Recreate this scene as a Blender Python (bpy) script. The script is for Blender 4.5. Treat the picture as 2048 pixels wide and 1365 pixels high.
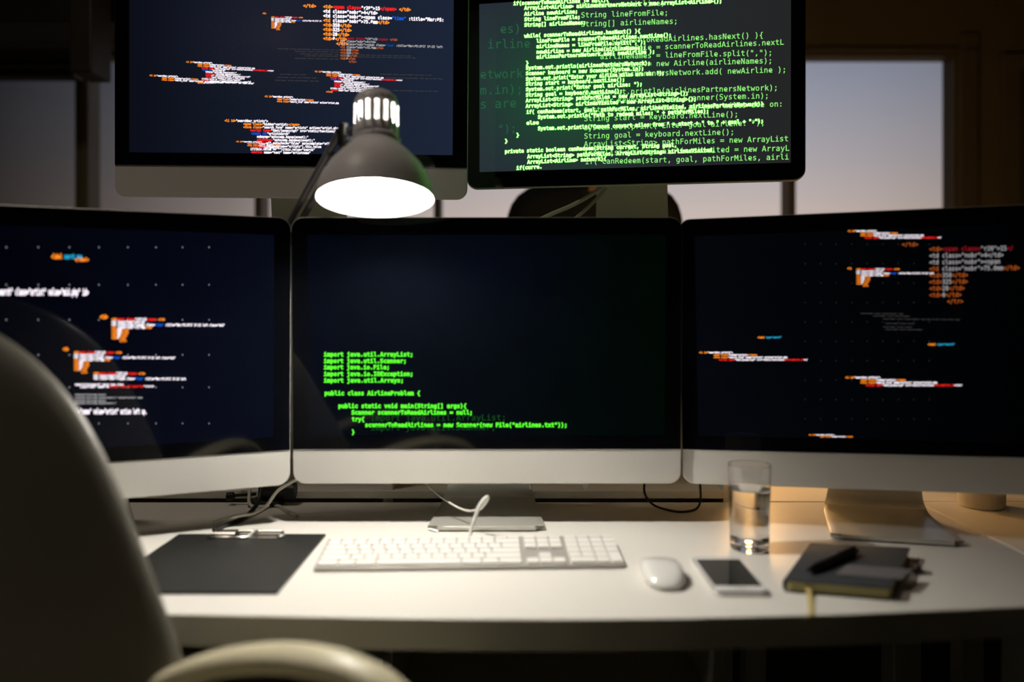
import bpy, bmesh, math, os, random
from mathutils import Vector, Matrix, Euler
random.seed(4)
PI = math.pi
R = math.radians
for _o in list(bpy.data.objects):
    bpy.data.objects.remove(_o)
scene = bpy.context.scene
COL = scene.collection

# ------------------------------------------------------------------ camera
CAM_Z = 1.101
cam_data = bpy.data.cameras.new('camera')
cam_data.sensor_width = 36
cam_data.lens = 1600 / 2048 * 36
cam_data.shift_y = -62.5 / 2048
cam_data.clip_start = 0.02
cam_data.dof.use_dof = True
cam_data.dof.focus_distance = 1.56
cam_data.dof.aperture_fstop = 1.3
cam = bpy.data.objects.new('camera', cam_data)
COL.objects.link(cam)
cam.location = (0, 0, CAM_Z)
cam.rotation_euler = (R(90), 0, 0)
scene.camera = cam

# ------------------------------------------------------------------ view
vs = scene.view_settings
scene.display_settings.display_device = 'sRGB'
vs.view_transform = 'Standard'
vs.look = 'None'
vs.exposure = 0.0
vs.gamma = 1.0
vs.use_curve_mapping = False

# ------------------------------------------------------------------ sky at dusk
world = bpy.data.worlds.new('dusk_sky')
scene.world = world
world.use_nodes = True
wn = world.node_tree
wn.nodes.clear()
w_out = wn.nodes.new('ShaderNodeOutputWorld')
w_bg = wn.nodes.new('ShaderNodeBackground')
w_tc = wn.nodes.new('ShaderNodeTexCoord')
w_sep = wn.nodes.new('ShaderNodeSeparateXYZ')
wn.links.new(w_tc.outputs['Generated'], w_sep.inputs[0])
w_el = wn.nodes.new('ShaderNodeValToRGB')
w_el.color_ramp.elements[0].position = 0.0
w_el.color_ramp.elements[0].color = (0.20, 0.16, 0.13, 1)
w_el.color_ramp.elements[1].position = 0.60
w_el.color_ramp.elements[1].color = (0.05, 0.065, 0.11, 1)
for _p, _c in ((0.06, (0.62, 0.46, 0.35)), (0.115, (0.60, 0.50, 0.46)), (0.17, (0.47, 0.43, 0.45)),
               (0.24, (0.34, 0.35, 0.42)), (0.31, (0.22, 0.25, 0.34))):
    _e = w_el.color_ramp.elements.new(_p)
    _e.color = _c + (1,)
wn.links.new(w_sep.outputs['Z'], w_el.inputs[0])
w_az = wn.nodes.new('ShaderNodeMath')
w_az.operation = 'ARCTAN2'
wn.links.new(w_sep.outputs['X'], w_az.inputs[0])
wn.links.new(w_sep.outputs['Y'], w_az.inputs[1])
w_mr = wn.nodes.new('ShaderNodeMapRange')
w_mr.inputs['From Min'].default_value = -PI
w_mr.inputs['From Max'].default_value = PI
wn.links.new(w_az.outputs[0], w_mr.inputs['Value'])
w_rmp = wn.nodes.new('ShaderNodeValToRGB')
w_rmp.color_ramp.elements[0].position = 0.0
w_rmp.color_ramp.elements[0].color = (0.03, 0.03, 0.03, 1)
w_rmp.color_ramp.elements[1].position = 1.0
w_rmp.color_ramp.elements[1].color = (0.03, 0.03, 0.03, 1)
for _a, _v in ((-60, .02), (-34, .035), (-29, .11), (-26, .17), (-20, .33), (-12, .72), (0, .92), (10, 1.0), (18, .95), (24, .80), (30, .60), (60, .12)):
    _e = w_rmp.color_ramp.elements.new((_a + 180) / 360)
    _e.color = (_v, _v, _v, 1)
wn.links.new(w_mr.outputs[0], w_rmp.inputs[0])
w_mul = wn.nodes.new('ShaderNodeMix')
w_mul.data_type = 'RGBA'
w_mul.blend_type = 'MULTIPLY'
w_mul.inputs['Factor'].default_value = 1.0
wn.links.new(w_el.outputs[0], w_mul.inputs['A'])
wn.links.new(w_rmp.outputs[0], w_mul.inputs['B'])
wn.links.new(w_mul.outputs['Result'], w_bg.inputs['Color'])
w_bg.inputs['Strength'].default_value = 1.0
wn.links.new(w_bg.outputs[0], w_out.inputs[0])

LAMP_STRENGTH = 660.0
LAMP_COLOR = (1.0, 0.945, 0.85)
GLOBE_STRENGTH = 42.0
FILL_STRENGTH = 19.0
FILL_COLOR = (1.0, 0.86, 0.72)
GLOBE_COLOR = (1.0, 0.55, 0.20)

# ------------------------------------------------------------------ helpers
def lin(r, g, b):
    def f(c):
        c /= 255
        return c / 12.92 if c <= .04045 else ((c + .055) / 1.055) ** 2.4
    return (f(r), f(g), f(b))

_mats = {}
def mat(name, col=(.5, .5, .5), rough=.5, metal=0.0, spec=.5, coat=0.0, noise=0.0, nscale=40, bump=0.0, sheen=0.0, trans=0.0, ior=1.45):
    if name in _mats:
        return _mats[name]
    m = bpy.data.materials.new(name)
    m.use_nodes = True
    nt = m.node_tree
    b = nt.nodes['Principled BSDF']
    b.inputs['Base Color'].default_value = (*col, 1)
    b.inputs['Roughness'].default_value = rough
    b.inputs['Metallic'].default_value = metal
    b.inputs['Specular IOR Level'].default_value = spec
    b.inputs['Coat Weight'].default_value = coat
    b.inputs['Sheen Weight'].default_value = sheen
    b.inputs['Transmission Weight'].default_value = trans
    b.inputs['IOR'].default_value = ior
    tc = nt.nodes.new('ShaderNodeTexCoord')
    nz = nt.nodes.new('ShaderNodeTexNoise')
    nz.inputs['Scale'].default_value = nscale
    nz.inputs['Detail'].default_value = 4
    nt.links.new(tc.outputs['Object'], nz.inputs['Vector'])
    if noise > 0:
        mx = nt.nodes.new('ShaderNodeMix')
        mx.data_type = 'RGBA'
        mx.inputs['A'].default_value = (*[c * (1 - noise) for c in col], 1)
        mx.inputs['B'].default_value = (*[min(1, c * (1 + noise)) for c in col], 1)
        nt.links.new(nz.outputs['Fac'], mx.inputs['Factor'])
        nt.links.new(mx.outputs['Result'], b.inputs['Base Color'])
    if bump > 0:
        bp = nt.nodes.new('ShaderNodeBump')
        bp.inputs['Strength'].default_value = bump
        bp.inputs['Distance'].default_value = .002
        nt.links.new(nz.outputs['Fac'], bp.inputs['Height'])
        nt.links.new(bp.outputs['Normal'], b.inputs['Normal'])
    _mats[name] = m
    return m

def emis(name, col, strength=1.0):
    if name in _mats:
        return _mats[name]
    m = bpy.data.materials.new(name)
    m.use_nodes = True
    nt = m.node_tree
    nt.nodes.clear()
    o = nt.nodes.new('ShaderNodeOutputMaterial')
    e = nt.nodes.new('ShaderNodeEmission')
    e.inputs['Color'].default_value = (*col, 1)
    e.inputs['Strength'].default_value = strength
    nt.links.new(e.outputs[0], o.inputs[0])
    _mats[name] = m
    return m

def tag(o, label=None, cat=None, group=None, kind=None):
    if label: o['label'] = label
    if cat: o['category'] = cat
    if group: o['group'] = group
    if kind: o['kind'] = kind
    return o

def empty(name, loc, rot=(0, 0, 0)):
    o = bpy.data.objects.new(name, None)
    o.empty_display_size = .05
    COL.objects.link(o)
    o.location = loc
    o.rotation_euler = rot
    return o

class MB:
    """collects shapes and links them as one mesh object"""
    def __init__(s):
        s.v = []; s.f = []; s.mi = []
    def add(s, vs, fs, mi=0, M=None):
        b = len(s.v)
        for v in vs:
            v = Vector(v)
            if M is not None: v = M @ v
            s.v.append(tuple(v))
        for f in fs:
            s.f.append(tuple(i + b for i in f)); s.mi.append(mi)
        return s
    def box(s, lo, hi, mi=0, M=None):
        x0, y0, z0 = lo; x1, y1, z1 = hi
        vs = [(x0,y0,z0),(x1,y0,z0),(x1,y1,z0),(x0,y1,z0),(x0,y0,z1),(x1,y0,z1),(x1,y1,z1),(x0,y1,z1)]
        return s.add(vs, [(3,2,1,0),(4,5,6,7),(0,1,5,4),(1,2,6,5),(2,3,7,6),(3,0,4,7)], mi, M)
    def rings(s, rings, mi=0, M=None, cap0=True, cap1=True, closed=True):
        n = len(rings[0]); vs = [p for r in rings for p in r]; fs = []
        for i in range(len(rings) - 1):
            for j in range(n if closed else n - 1):
                k = (j + 1) % n
                fs.append((i*n+j, i*n+k, (i+1)*n+k, (i+1)*n+j))
        if cap0: fs.append(tuple(reversed(range(n))))
        if cap1: fs.append(tuple((len(rings)-1)*n + j for j in range(n)))
        return s.add(vs, fs, mi, M)
    def lathe(s, prof, n=48, mi=0, M=None, cap0=True, cap1=True):
        return s.rings([[(r*math.cos(2*PI*j/n), r*math.sin(2*PI*j/n), z) for j in range(n)] for r, z in prof], mi, M, cap0, cap1)
    def tube(s, pts, rad, n=10, mi=0, M=None, flat=1.0):
        pts = [Vector(p) for p in pts]
        if not hasattr(rad, '__len__'): rad = [rad] * len(pts)
        rs = []; up = None
        for i, p in enumerate(pts):
            t = (pts[min(i+1, len(pts)-1)] - pts[max(i-1, 0)]).normalized()
            if up is None:
                up = Vector((0, 0, 1)) if abs(t.z) < .9 else Vector((0, 1, 0))
            a = t.cross(up).normalized(); up = a.cross(t).normalized()
            rs.append([p + rad[i]*(math.cos(2*PI*j/n)*a + flat*math.sin(2*PI*j/n)*up) for j in range(n)])
        return s.rings(rs, mi, M)
    def build(s, name, mats, parent=None, smooth=None, bevel=0.0, bseg=2, subsurf=0, solid=0.0, soff=-1, weld=False):
        me = bpy.data.meshes.new(name)
        me.from_pydata(s.v, [], s.f)
        if not isinstance(mats, (list, tuple)): mats = [mats]
        for m in mats: me.materials.append(m)
        if len(mats) > 1: me.polygons.foreach_set('material_index', s.mi)
        bm = bmesh.new(); bm.from_mesh(me)
        if weld: bmesh.ops.remove_doubles(bm, verts=bm.verts, dist=2e-6)
        bmesh.ops.recalc_face_normals(bm, faces=bm.faces)
        bm.to_mesh(me); bm.free()
        o = bpy.data.objects.new(name, me)
        COL.objects.link(o)
        if parent is not None: o.parent = parent
        if solid:
            md = o.modifiers.new('solid', 'SOLIDIFY'); md.thickness = solid; md.offset = soff
        if bevel > 0:
            md = o.modifiers.new('bevel', 'BEVEL'); md.width = bevel; md.segments = bseg; md.limit_method = 'ANGLE'; md.angle_limit = R(35)
        if subsurf:
            md = o.modifiers.new('sub', 'SUBSURF'); md.levels = subsurf; md.render_levels = subsurf
        if smooth is not None:
            try:
                me.shade_smooth() if smooth >= 180 else me.set_sharp_from_angle(angle=R(smooth))
            except Exception:
                pass
            if smooth < 180:
                me.polygons.foreach_set('use_smooth', [True] * len(me.polygons))
        return o

def catmull(pts, k=8):
    pts = [Vector(p) for p in pts]; out = []
    P = [pts[0]] + pts + [pts[-1]]
    for i in range(1, len(P) - 2):
        for j in range(k):
            t = j / k
            out.append(.5*((2*P[i]) + (P[i+1]-P[i-1])*t + (2*P[i-1]-5*P[i]+4*P[i+1]-P[i+2])*t*t + (3*P[i]-P[i-1]-3*P[i+1]+P[i+2])*t**3))
    out.append(pts[-1])
    return out

def rrect(u0, v0, u1, v1, r, n=8):
    """rounded rectangle outline; r = radii of corners (u0,v0),(u1,v0),(u1,v1),(u0,v1)"""
    if not hasattr(r, '__len__'): r = [r]*4
    out = []
    for (cx, cy, a0, rr) in ((u0+r[0], v0+r[0], 180, r[0]), (u1-r[1], v0+r[1], 270, r[1]), (u1-r[2], v1-r[2], 0, r[2]), (u0+r[3], v1-r[3], 90, r[3])):
        for j in range(n + 1):
            a = R(a0 + 90*j/n)
            out.append((cx + rr*math.cos(a), cy + rr*math.sin(a)))
    return out

def copy_tree(o, parent=None):
    c = o.copy(); COL.objects.link(c)
    if parent is not None: c.parent = parent
    for ch in list(o.children): copy_tree(ch, c)
    return c

# ------------------------------------------------------------------ materials
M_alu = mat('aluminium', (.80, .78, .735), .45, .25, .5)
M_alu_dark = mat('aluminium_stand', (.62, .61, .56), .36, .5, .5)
M_glass_black = mat('black_glass', (.0015, .0018, .0028), .06, 0, .55)
M_black = mat('black_plastic', (.012, .012, .012), .4, 0, .4)
M_desk = mat('white_laminate', (.80, .775, .72), .42, 0, .35, noise=.015, nscale=8)
M_desk_edge = mat('laminate_edge', (.62, .58, .50), .5, 0, .3)
M_shelf = mat('grey_white_board', (.74, .71, .62), .55, 0, .3, noise=.03, nscale=6)
M_white = mat('white_plastic', (.80, .79, .76), .35, 0, .4)
M_key = mat('key_plastic', (.86, .84, .80), .45, 0, .3)
M_cable = mat('pale_cable', (.60, .58, .48), .5)
M_cable_black = mat('black_cable', (.01, .01, .01), .45)
M_clip = mat('chrome', (.85, .84, .80), .18, 1.0)
M_clipboard = mat('clipboard_vinyl', (.012, .012, .0115), .45, 0, .45, bump=.12, nscale=400)
M_note = mat('notebook_cover', (.045, .05, .055), .6, 0, .3, bump=.15, nscale=300)
M_pages = mat('cream_pages', (.50, .44, .20), .8)
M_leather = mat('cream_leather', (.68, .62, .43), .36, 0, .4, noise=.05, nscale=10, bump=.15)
M_wall = mat('brown_wall_paint', (.20, .165, .075), .85, noise=.12, nscale=2.0)
M_ceiling = mat('ceiling_paint', (.20, .17, .11), .9, noise=.05, nscale=2)
M_floor = mat('dark_carpet', (.022, .018, .014), .95, noise=.3, nscale=120, bump=.4)
M_frame = mat('window_frame_paint', (.18, .15, .085), .45, 0, .4)
M_darkwood = mat('dark_wood', (.022, .017, .010), .5, noise=.4, nscale=12)
M_jacket = mat('black_jacket', (.008, .008, .007), .85, bump=.3, nscale=60)
M_jeans = mat('dark_trousers', (.01, .01, .014), .9)
M_skin = mat('skin', (.45, .22, .13), .5)
M_hair = mat('dark_hair', (.02, .012, .008), .6)

# ------------------------------------------------------------------ glyphs of the code on the displays
_font = None
try:
    _font = bpy.data.fonts.load(os.path.join(bpy.utils.system_resource('DATAFILES'), 'fonts', 'DejaVuSansMono.woff2'))
except Exception:
    _font = None
ADV = .4365
_glyph = {}
def glyph(ch, off):
    key = (ch, off)
    if key not in _glyph:
        c = bpy.data.curves.new('g', 'FONT')
        c.body = ch; c.resolution_u = 1; c.offset = off
        if _font: c.font = _font
        o = bpy.data.objects.new('g', c)
        me = o.to_mesh()
        vs = [(v.co.x, v.co.y) for v in me.vertices]
        fs = [tuple(p.vertices) for p in me.polygons]
        if not _font and vs:
            x0 = min(v[0] for v in vs); x1 = max(v[0] for v in vs)
            k = min(1.0, (ADV*.9) / max(1e-4, x1 - x0))
            vs = [((v[0] - (x0+x1)/2)*k + ADV/2, v[1]) for v in vs]
        o.to_mesh_clear()
        bpy.data.objects.remove(o); bpy.data.curves.remove(c)
        _glyph[key] = (vs, fs)
    return _glyph[key]

# rows of writing on each display: start u, v (mm on its face), run du, dv, letter height, style, coloured runs
SCREEN_ROWS = {
 'TR': [
  (-94.85,348.69,161.52,-5.75,19.76,'n',[('g1','Airline newAirline;')]),
  (-94.86,330.15,168.14,-5.84,19.56,'n',[('g1','String lineFromFile;')]),
  (-94.88,312.59,186.04,-5.66,19.71,'n',[('g1','String[] airlineNames;')]),
  (-94.9,277.45,343.84,-6.57,19.91,'n',[('g1','while( scannerToReadAirlines.hasNext() ){')]),
  (-55.91,261.6,341.86,-6.0,19.41,'n',[('g1','lineFromFile = scannerToReadAirlines.nextL')]),
  (-57.86,247.12,323.12,-10.02,19.71,'n',[('g1','airlineNames = lineFromFile.split(",");')]),
  (-57.87,230.58,323.15,-8.49,19.71,'n',[('g1','newAirline = new Airline(airlineNames);')]),
  (-57.88,212.09,348.39,-8.19,19.79,'n',[('g1','airlinesPartnersNetwork.add( newAirline );')]),
  (-90.08,178.55,365.35,-7.6,19.78,'n',[('g1','System.out.println(airlinesPartnersNetwork);')]),
  (-90.09,161.95,349.13,-5.24,19.77,'n',[('g1','Scanner keyboard = new Scanner(System.in);')]),
  (-89.13,144.31,373.44,-4.23,19.8,'n',[('g1','System.out.print("Enter airline miles are on:')]),
  (-89.14,127.7,292.66,-3.44,19.77,'n',[('g1','String start = keyboard.nextLine();')]),
  (-89.15,110.11,341.0,-3.85,19.77,'n',[('g1','System.out.print("Enter goal airline: ");')]),
  (-89.17,93.49,285.38,-2.53,19.83,'n',[('g1','String goal = keyboard.nextLine();')]),
  (-89.18,77.84,383.46,-3.24,19.92,'n',[('g1','ArrayList<String> pathForMiles = new ArrayList')]),
  (-89.19,60.24,385.29,-3.49,20.02,'n',[('g1','ArrayList<String> airlinesVisited = new ArrayL')]),
  (-87.25,43.55,382.47,-3.16,19.87,'n',[('g1','if( canRedeem(start, goal, pathForMiles, airli')]),
  (-228.95,363.38,188.59,-5.64,13.26,'b',[('g2','if(scannerToReadAirlines != null){')]),
  (-206.84,353.03,379.86,-11.4,13.23,'b',[('g2','ArrayList<Airline> airlinesPartnersNetwork = new ArrayList<Airline>();')]),
  (-206.85,341.18,106.12,-1.87,13.24,'b',[('g2','Airline newAirline;')]),
  (-206.87,330.31,111.03,-2.05,13.24,'b',[('g2','String lineFromFile;')]),
  (-206.88,319.45,121.79,-2.58,13.24,'b',[('g2','String[] airlineNames;')]),
  (-206.91,297.71,227.07,-3.73,13.24,'b',[('g2','while( scannerToReadAirlines.hasNext() ){')]),
  (-182.9,286.44,261.84,-3.64,13.21,'b',[('g2','lineFromFile = scannerToReadAirlines.nextLine();')]),
  (-182.92,275.59,213.55,-3.42,13.21,'b',[('g2','airlineNames = lineFromFile.split(",");')]),
  (-182.93,264.75,213.57,-3.17,13.21,'b',[('g2','newAirline = new Airline(airlineNames);')]),
  (-182.94,254.89,230.69,-1.96,13.21,'b',[('g2','airlinesPartnersNetwork.add( newAirline );')]),
  (-203.98,244.17,6.02,-0.32,13.24,'b',[('g2','}')]),
  (-203.99,234.28,243.19,-3.01,13.25,'b',[('g2','System.out.println(airlinesPartnersNetwork);')]),
  (-204.01,223.41,230.83,-2.08,13.25,'b',[('g2','Scanner keyboard = new Scanner(System.in);')]),
  (-204.02,212.53,269.76,-1.86,13.25,'b',[('g2','System.out.print("Enter your airline miles are on: ");')]),
  (-204.03,202.64,194.48,-0.72,13.25,'b',[('g2','String start = keyboard.nextLine();')]),
  (-204.05,191.76,228.01,-0.18,13.25,'b',[('g2','System.out.print("Enter goal airline: ");')]),
  (-204.06,180.88,189.69,-1.0,13.25,'b',[('g2','String goal = keyboard.nextLine();')]),
  (-204.08,170.0,314.97,0.17,13.26,'b',[('g2','ArrayList<String> pathForMiles = new ArrayList<String>();')]),
  (-204.09,159.12,329.94,-1.08,13.26,'b',[('g2','ArrayList<String> airlinesVisited = new ArrayList<String>();')]),
  (-203.11,147.2,452.19,-4.15,13.26,'b',[('g2','if( canRedeem(start, goal, pathForMiles, airlinesVisited, airlinesPartnersNetwork))')]),
  (-180.09,136.35,329.21,-2.2,13.23,'b',[('g2','System.out.println("Path to redeem miles: " + pathForMiles);')]),
  (-203.14,125.43,25.03,-0.02,13.26,'b',[('g2','else')]),
  (-180.12,113.65,429.24,-2.58,13.23,'b',[('g2','System.out.println("Cannot convert miles from " + start + " to " + goal + ".");')]),
  (-223.29,102.43,6.05,-0.23,13.29,'b',[('g2','}')]),
  (-246.56,91.36,6.08,-0.22,13.33,'b',[('g2','}')]),
  (-246.59,70.47,335.94,1.07,13.33,'b',[('g2','private static boolean canRedeem(String current, String goal,')]),
  (-201.22,59.03,361.5,0.5,13.27,'b',[('g2','ArrayList<String> pathForMiles, ArrayList<String> airlinesVisited,')]),
  (-201.24,48.13,155.89,1.88,13.27,'b',[('g2','ArrayList<Airline> network){')]),
  (-223.39,36.92,52.16,1.38,13.3,'b',[('g2','if(curre.')]),
  (-256.34,309.56,43.42,-1.61,32.62,'n',[('g0','es)')]),
  (-281.83,280.19,87.92,-2.99,33.1,'n',[('g0','irline')]),
  (-297.27,221.15,88.24,-2.43,33.17,'n',[('g0','etwork')]),
  (-297.33,189.18,88.26,-1.14,33.19,'n',[('g0','m.in);')]),
  (-297.38,161.2,75.19,-0.3,33.88,'n',[('g0','s are')]),
  (-260.74,111.8,38.47,0.51,28.9,'n',[('g0','");')]),
 ],
 'C': [
  (-271.58,214.01,149.29,0.0,12.95,'b',[('c1','import java.util.ArrayList;')]),
  (-271.65,203.15,138.14,0.0,12.95,'b',[('c1','import java.util.Scanner;')]),
  (-271.72,192.61,110.13,0.0,12.96,'b',[('c1','import java.io.File;')]),
  (-271.78,181.4,149.38,0.0,12.96,'b',[('c1','import java.io.IOException;')]),
  (-271.85,170.53,133.55,0.0,12.97,'b',[('c1','import java.util.Arrays;')]),
  (-270.73,149.17,159.91,0.0,12.98,'b',[('c1','public class AirlineProblem {')]),
  (-247.89,127.8,214.28,0.0,12.99,'b',[('c1','public static void main(String[] args){')]),
  (-225.81,116.9,202.3,0.0,13.0,'b',[('c1','Scanner scannerToReadAirlines = null;')]),
  (-225.45,105.58,21.4,0.0,13.0,'b',[('c1','try{')]),
  (-203.43,95.93,337.97,0.0,13.01,'b',[('c1','scannerToReadAirlines = new Scanner(new File("airlines.txt"));')]),
  (-225.56,84.17,5.02,0.0,13.01,'b',[('c1','}')]),
  (-194.52,106.0,227.33,0.84,19.36,'n',[('c0','import java.util.ArrayList;')]),
  (-194.6,90.05,209.84,0.84,19.31,'n',[('c0','import java.util.Scanner;')]),
 ],
 'TL': [
  (21.72,349.68,23.87,-0.74,10.94,'b',[('O','</td>')]),
  (58.45,348.18,160.71,-4.35,11.4,'b',[('O','<td>'),('R','<span class='),('W','"r20">15'),('R','</span>'),('O',' </td>')]),
  (58.48,339.88,99.91,-2.7,11.4,'b',[('W','<td class="nobr">4</td>')]),
  (58.52,331.57,221.56,-5.99,11.41,'b',[('W','<td class="nobr"><span class='),('B','"time"'),('W',' :title="Mar:05:')]),
  (58.56,323.27,121.65,-3.29,11.41,'b',[('O','<td'),('W',' class="nobr">75.0mm'),('O','</td>')]),
  (58.6,314.96,52.14,-1.41,11.41,'b',[('O','<td>'),('W','358'),('O','</td>')]),
  (58.64,306.65,52.14,-1.41,11.41,'b',[('O','<td>'),('W','325'),('O','</td>')]),
  (58.68,298.34,47.8,-1.29,11.41,'b',[('O','<td>'),('W','28'),('O','</td>')]),
  (58.71,290.03,43.46,-1.18,11.42,'b',[('O','<td>'),('W','0'),('O','</td>')]),
  (82.66,281.07,21.73,-0.59,11.42,'b',[('O','</tr>')]),
  (89.94,291.86,105.39,-2.22,7.31,'b',[('Od','<td>'),('Rd','<span class='),('Wd','"r20">15'),('Rd','</span>'),('Od',' </td>')]),
  (89.97,286.56,65.52,-1.38,7.31,'b',[('Wd','<td class="nobr">4</td>')]),
  (90.0,281.26,190.87,-4.03,7.31,'b',[('Wd','<td class="nobr"><span class='),('Bd','"time"'),('Wd',' :title="Mar:05:2017 10:23 left ')]),
  (90.02,275.96,79.77,-1.68,7.31,'b',[('Od','<td'),('Wd',' class="nobr">75.0mm'),('Od','</td>')]),
  (90.05,270.66,34.19,-0.72,7.31,'b',[('Od','<td>'),('Wd','358'),('Od','</td>')]),
  (90.07,265.36,34.19,-0.72,7.31,'b',[('Od','<td>'),('Wd','325'),('Od','</td>')]),
  (90.1,260.06,31.34,-0.66,7.31,'b',[('Od','<td>'),('Wd','28'),('Od','</td>')]),
  (90.13,254.75,28.5,-0.6,7.31,'b',[('Od','<td>'),('Wd','0'),('Od','</td>')]),
  (105.83,249.12,14.25,-0.3,7.31,'b',[('Od','</tr>')]),
  (-36.97,330.01,58.44,-0.65,4.56,'b',[('O','<td>'),('R','<span class='),('W','"r20">15'),('R','</span>'),('O',' </td>')]),
  (-36.96,327.18,36.33,-0.41,4.56,'b',[('W','<td class="nobr">4</td>')]),
  (-36.95,324.35,93.2,-1.04,4.56,'b',[('W','<td class="nobr"><span class='),('B','"time"'),('W',' :title="Mar:05:2017 10:')]),
  (-36.94,321.52,44.23,-0.49,4.56,'b',[('O','<td'),('W',' class="nobr">75.0mm'),('O','</td>')]),
  (-36.93,318.69,18.96,-0.21,4.56,'b',[('O','<td>'),('W','358'),('O','</td>')]),
  (-36.92,315.86,18.96,-0.21,4.56,'b',[('O','<td>'),('W','325'),('O','</td>')]),
  (-36.91,313.03,17.38,-0.19,4.56,'b',[('O','<td>'),('W','28'),('O','</td>')]),
  (-36.9,310.2,15.8,-0.18,4.56,'b',[('O','<td>'),('W','0'),('O','</td>')]),
  (-28.2,307.28,7.9,-0.09,4.57,'b',[('O','</tr>')]),
  (-52.6,336.26,6.61,-0.07,5.47,'b',[('O','<li>')]),
  (-192.94,246.43,48.4,-1.5,5.12,'b',[('O','<li id='),('W','"searchbar_artists">')]),
  (-172.14,242.49,62.74,-1.95,5.12,'b',[('O','<span class='),('W','"hidden">artist:'),('O','</span>')]),
  (-172.13,239.2,105.77,-3.29,5.12,'b',[('O','<form class='),('W','"search_form" name="artists" action="artist.php')]),
  (-164.6,235.68,132.67,-4.12,5.12,'b',[('R','<script type='),('W','"text/javascript" src="static/functions/'),('R','autocomplete.js'),('W','></scr')]),
  (-163.51,232.35,43.03,-1.34,5.12,'b',[('B','<input id='),('W','"artistsearch"')]),
  (-157.05,228.86,57.37,-1.78,5.12,'b',[('W','onkeyup="autocomp.keyup(event);"')]),
  (-157.05,225.56,64.55,-2.01,5.12,'b',[('R','onkeydown='),('W','"autocomp.keydown(event);"')]),
  (-157.04,222.27,82.48,-2.56,5.12,'b',[('R','onblur'),('W','="" autocheck="false" autocomplete="off"')]),
  (-157.03,218.98,71.72,-2.23,5.12,'b',[('R','value='),('W','(this.value=="artists"),this.value')]),
  (-164.2,215.9,71.73,-2.23,5.12,'b',[('W','if(this.value == ""){this.value="search"')]),
  (-163.48,212.59,66.35,-2.06,5.12,'b',[('R','<button'),('W',' name="text" name="artistname"')]),
  (-172.08,209.56,12.55,-0.39,5.12,'b',[('O','</form>')]),
  (43.36,231.12,48.41,-1.5,5.12,'b',[('O','<li id='),('W','"searchbar_artists">')]),
  (64.17,227.18,62.76,-1.95,5.12,'b',[('O','<span class='),('W','"hidden">artist:'),('O','</span>')]),
  (64.19,223.88,105.8,-3.29,5.12,'b',[('O','<form class='),('W','"search_form" name="artists" action="artist.php')]),
  (71.73,220.36,132.71,-4.12,5.12,'b',[('R','<script type='),('W','"text/javascript" src="static/functions/'),('R','autocomplete.js'),('W','></scr')]),
  (72.83,217.03,43.04,-1.34,5.12,'b',[('B','<input id='),('W','"artistsearch"')]),
  (79.3,213.53,57.39,-1.78,5.12,'b',[('W','onkeyup="autocomp.keyup(event);"')]),
  (79.31,210.24,64.57,-2.01,5.12,'b',[('R','onkeydown='),('W','"autocomp.keydown(event);"')]),
  (79.33,206.94,82.51,-2.56,5.13,'b',[('R','onblur'),('W','="" autocheck="false" autocomplete="off"')]),
  (79.35,203.65,71.75,-2.23,5.13,'b',[('R','value='),('W','(this.value=="artists"),this.value')]),
  (72.19,200.58,71.75,-2.23,5.13,'b',[('W','if(this.value == ""){this.value="search"')]),
  (72.92,197.26,66.37,-2.06,5.13,'b',[('R','<button'),('W',' name="text" name="artistname"')]),
  (64.33,194.23,12.56,-0.39,5.13,'b',[('O','</form>')]),
  (-260.01,221.15,52.13,-1.62,5.49,'b',[('O','<li id='),('W','"searchbar_artists">')]),
  (-237.61,216.89,67.58,-2.1,5.49,'b',[('O','<span class='),('W','"hidden">artist:'),('O','</span>')]),
  (-237.61,213.32,169.94,-5.28,5.49,'b',[('O','<form class='),('W','"search_form" name="artists" action="artist.php class="left" id="name-value"')]),
  (-171.72,208.19,98.48,2.82,5.03,'b',[('O','</form'),('W','artistsearch class="form" id="value" name="sl')]),
  (-48.42,184.55,52.16,-1.1,6.04,'b',[('O','<li id='),('W','"searchbar_artists">')]),
  (-26.0,179.87,67.62,-1.43,6.04,'b',[('O','<span class='),('W','"hidden">artist:'),('O','</span>')]),
  (-25.98,175.65,114.0,-2.41,6.04,'b',[('O','<form class='),('W','"search_form" name="artists" action="artist.php')]),
  (-121.9,139.01,80.02,-0.26,8.07,'b',[('O','<li id='),('W','"searchbar_artists">')]),
  (-87.5,133.17,103.73,-0.33,8.07,'b',[('O','<span class='),('W','"hidden">artist:'),('O','</span>')]),
  (-87.49,127.44,174.88,-0.56,8.07,'b',[('O','<form class='),('W','"search_form" name="artists" action="artist.php')]),
  (-75.02,121.67,157.1,-0.51,8.07,'b',[('R','<script type='),('W','"text/javascript" src="static/functions/')]),
  (-73.23,115.93,71.14,-0.23,8.07,'b',[('B','<input id='),('W','"artistsearch"')]),
  (-62.54,110.16,94.87,-0.31,8.07,'b',[('W','onkeyup="autocomp.keyup(event);"')]),
  (-62.52,104.43,106.73,-0.34,8.07,'b',[('R','onkeydown='),('W','"autocomp.keydown(event);"')]),
  (-62.5,98.7,136.39,-0.44,8.07,'b',[('R','onblur'),('W','="" autocheck="false" autocomplete="off"')]),
  (-62.48,92.96,118.61,-0.38,8.08,'b',[('R','value='),('W','(this.value=="artists"),this.value')]),
  (-74.32,87.26,118.62,-0.38,8.08,'b',[('W','if(this.value == ""){this.value="search"')]),
  (-73.12,81.52,109.73,-0.35,8.08,'b',[('R','<button'),('W',' name="text" name="artistname"')]),
  (-100.63,101.6,47.24,-0.53,4.77,'b',[('O','<li id='),('W','"searchbar_artists">')]),
  (-80.32,97.97,59.49,-0.67,4.77,'b',[('O','<span class='),('W','"hidden">artist:'),('O','</span')]),
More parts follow.
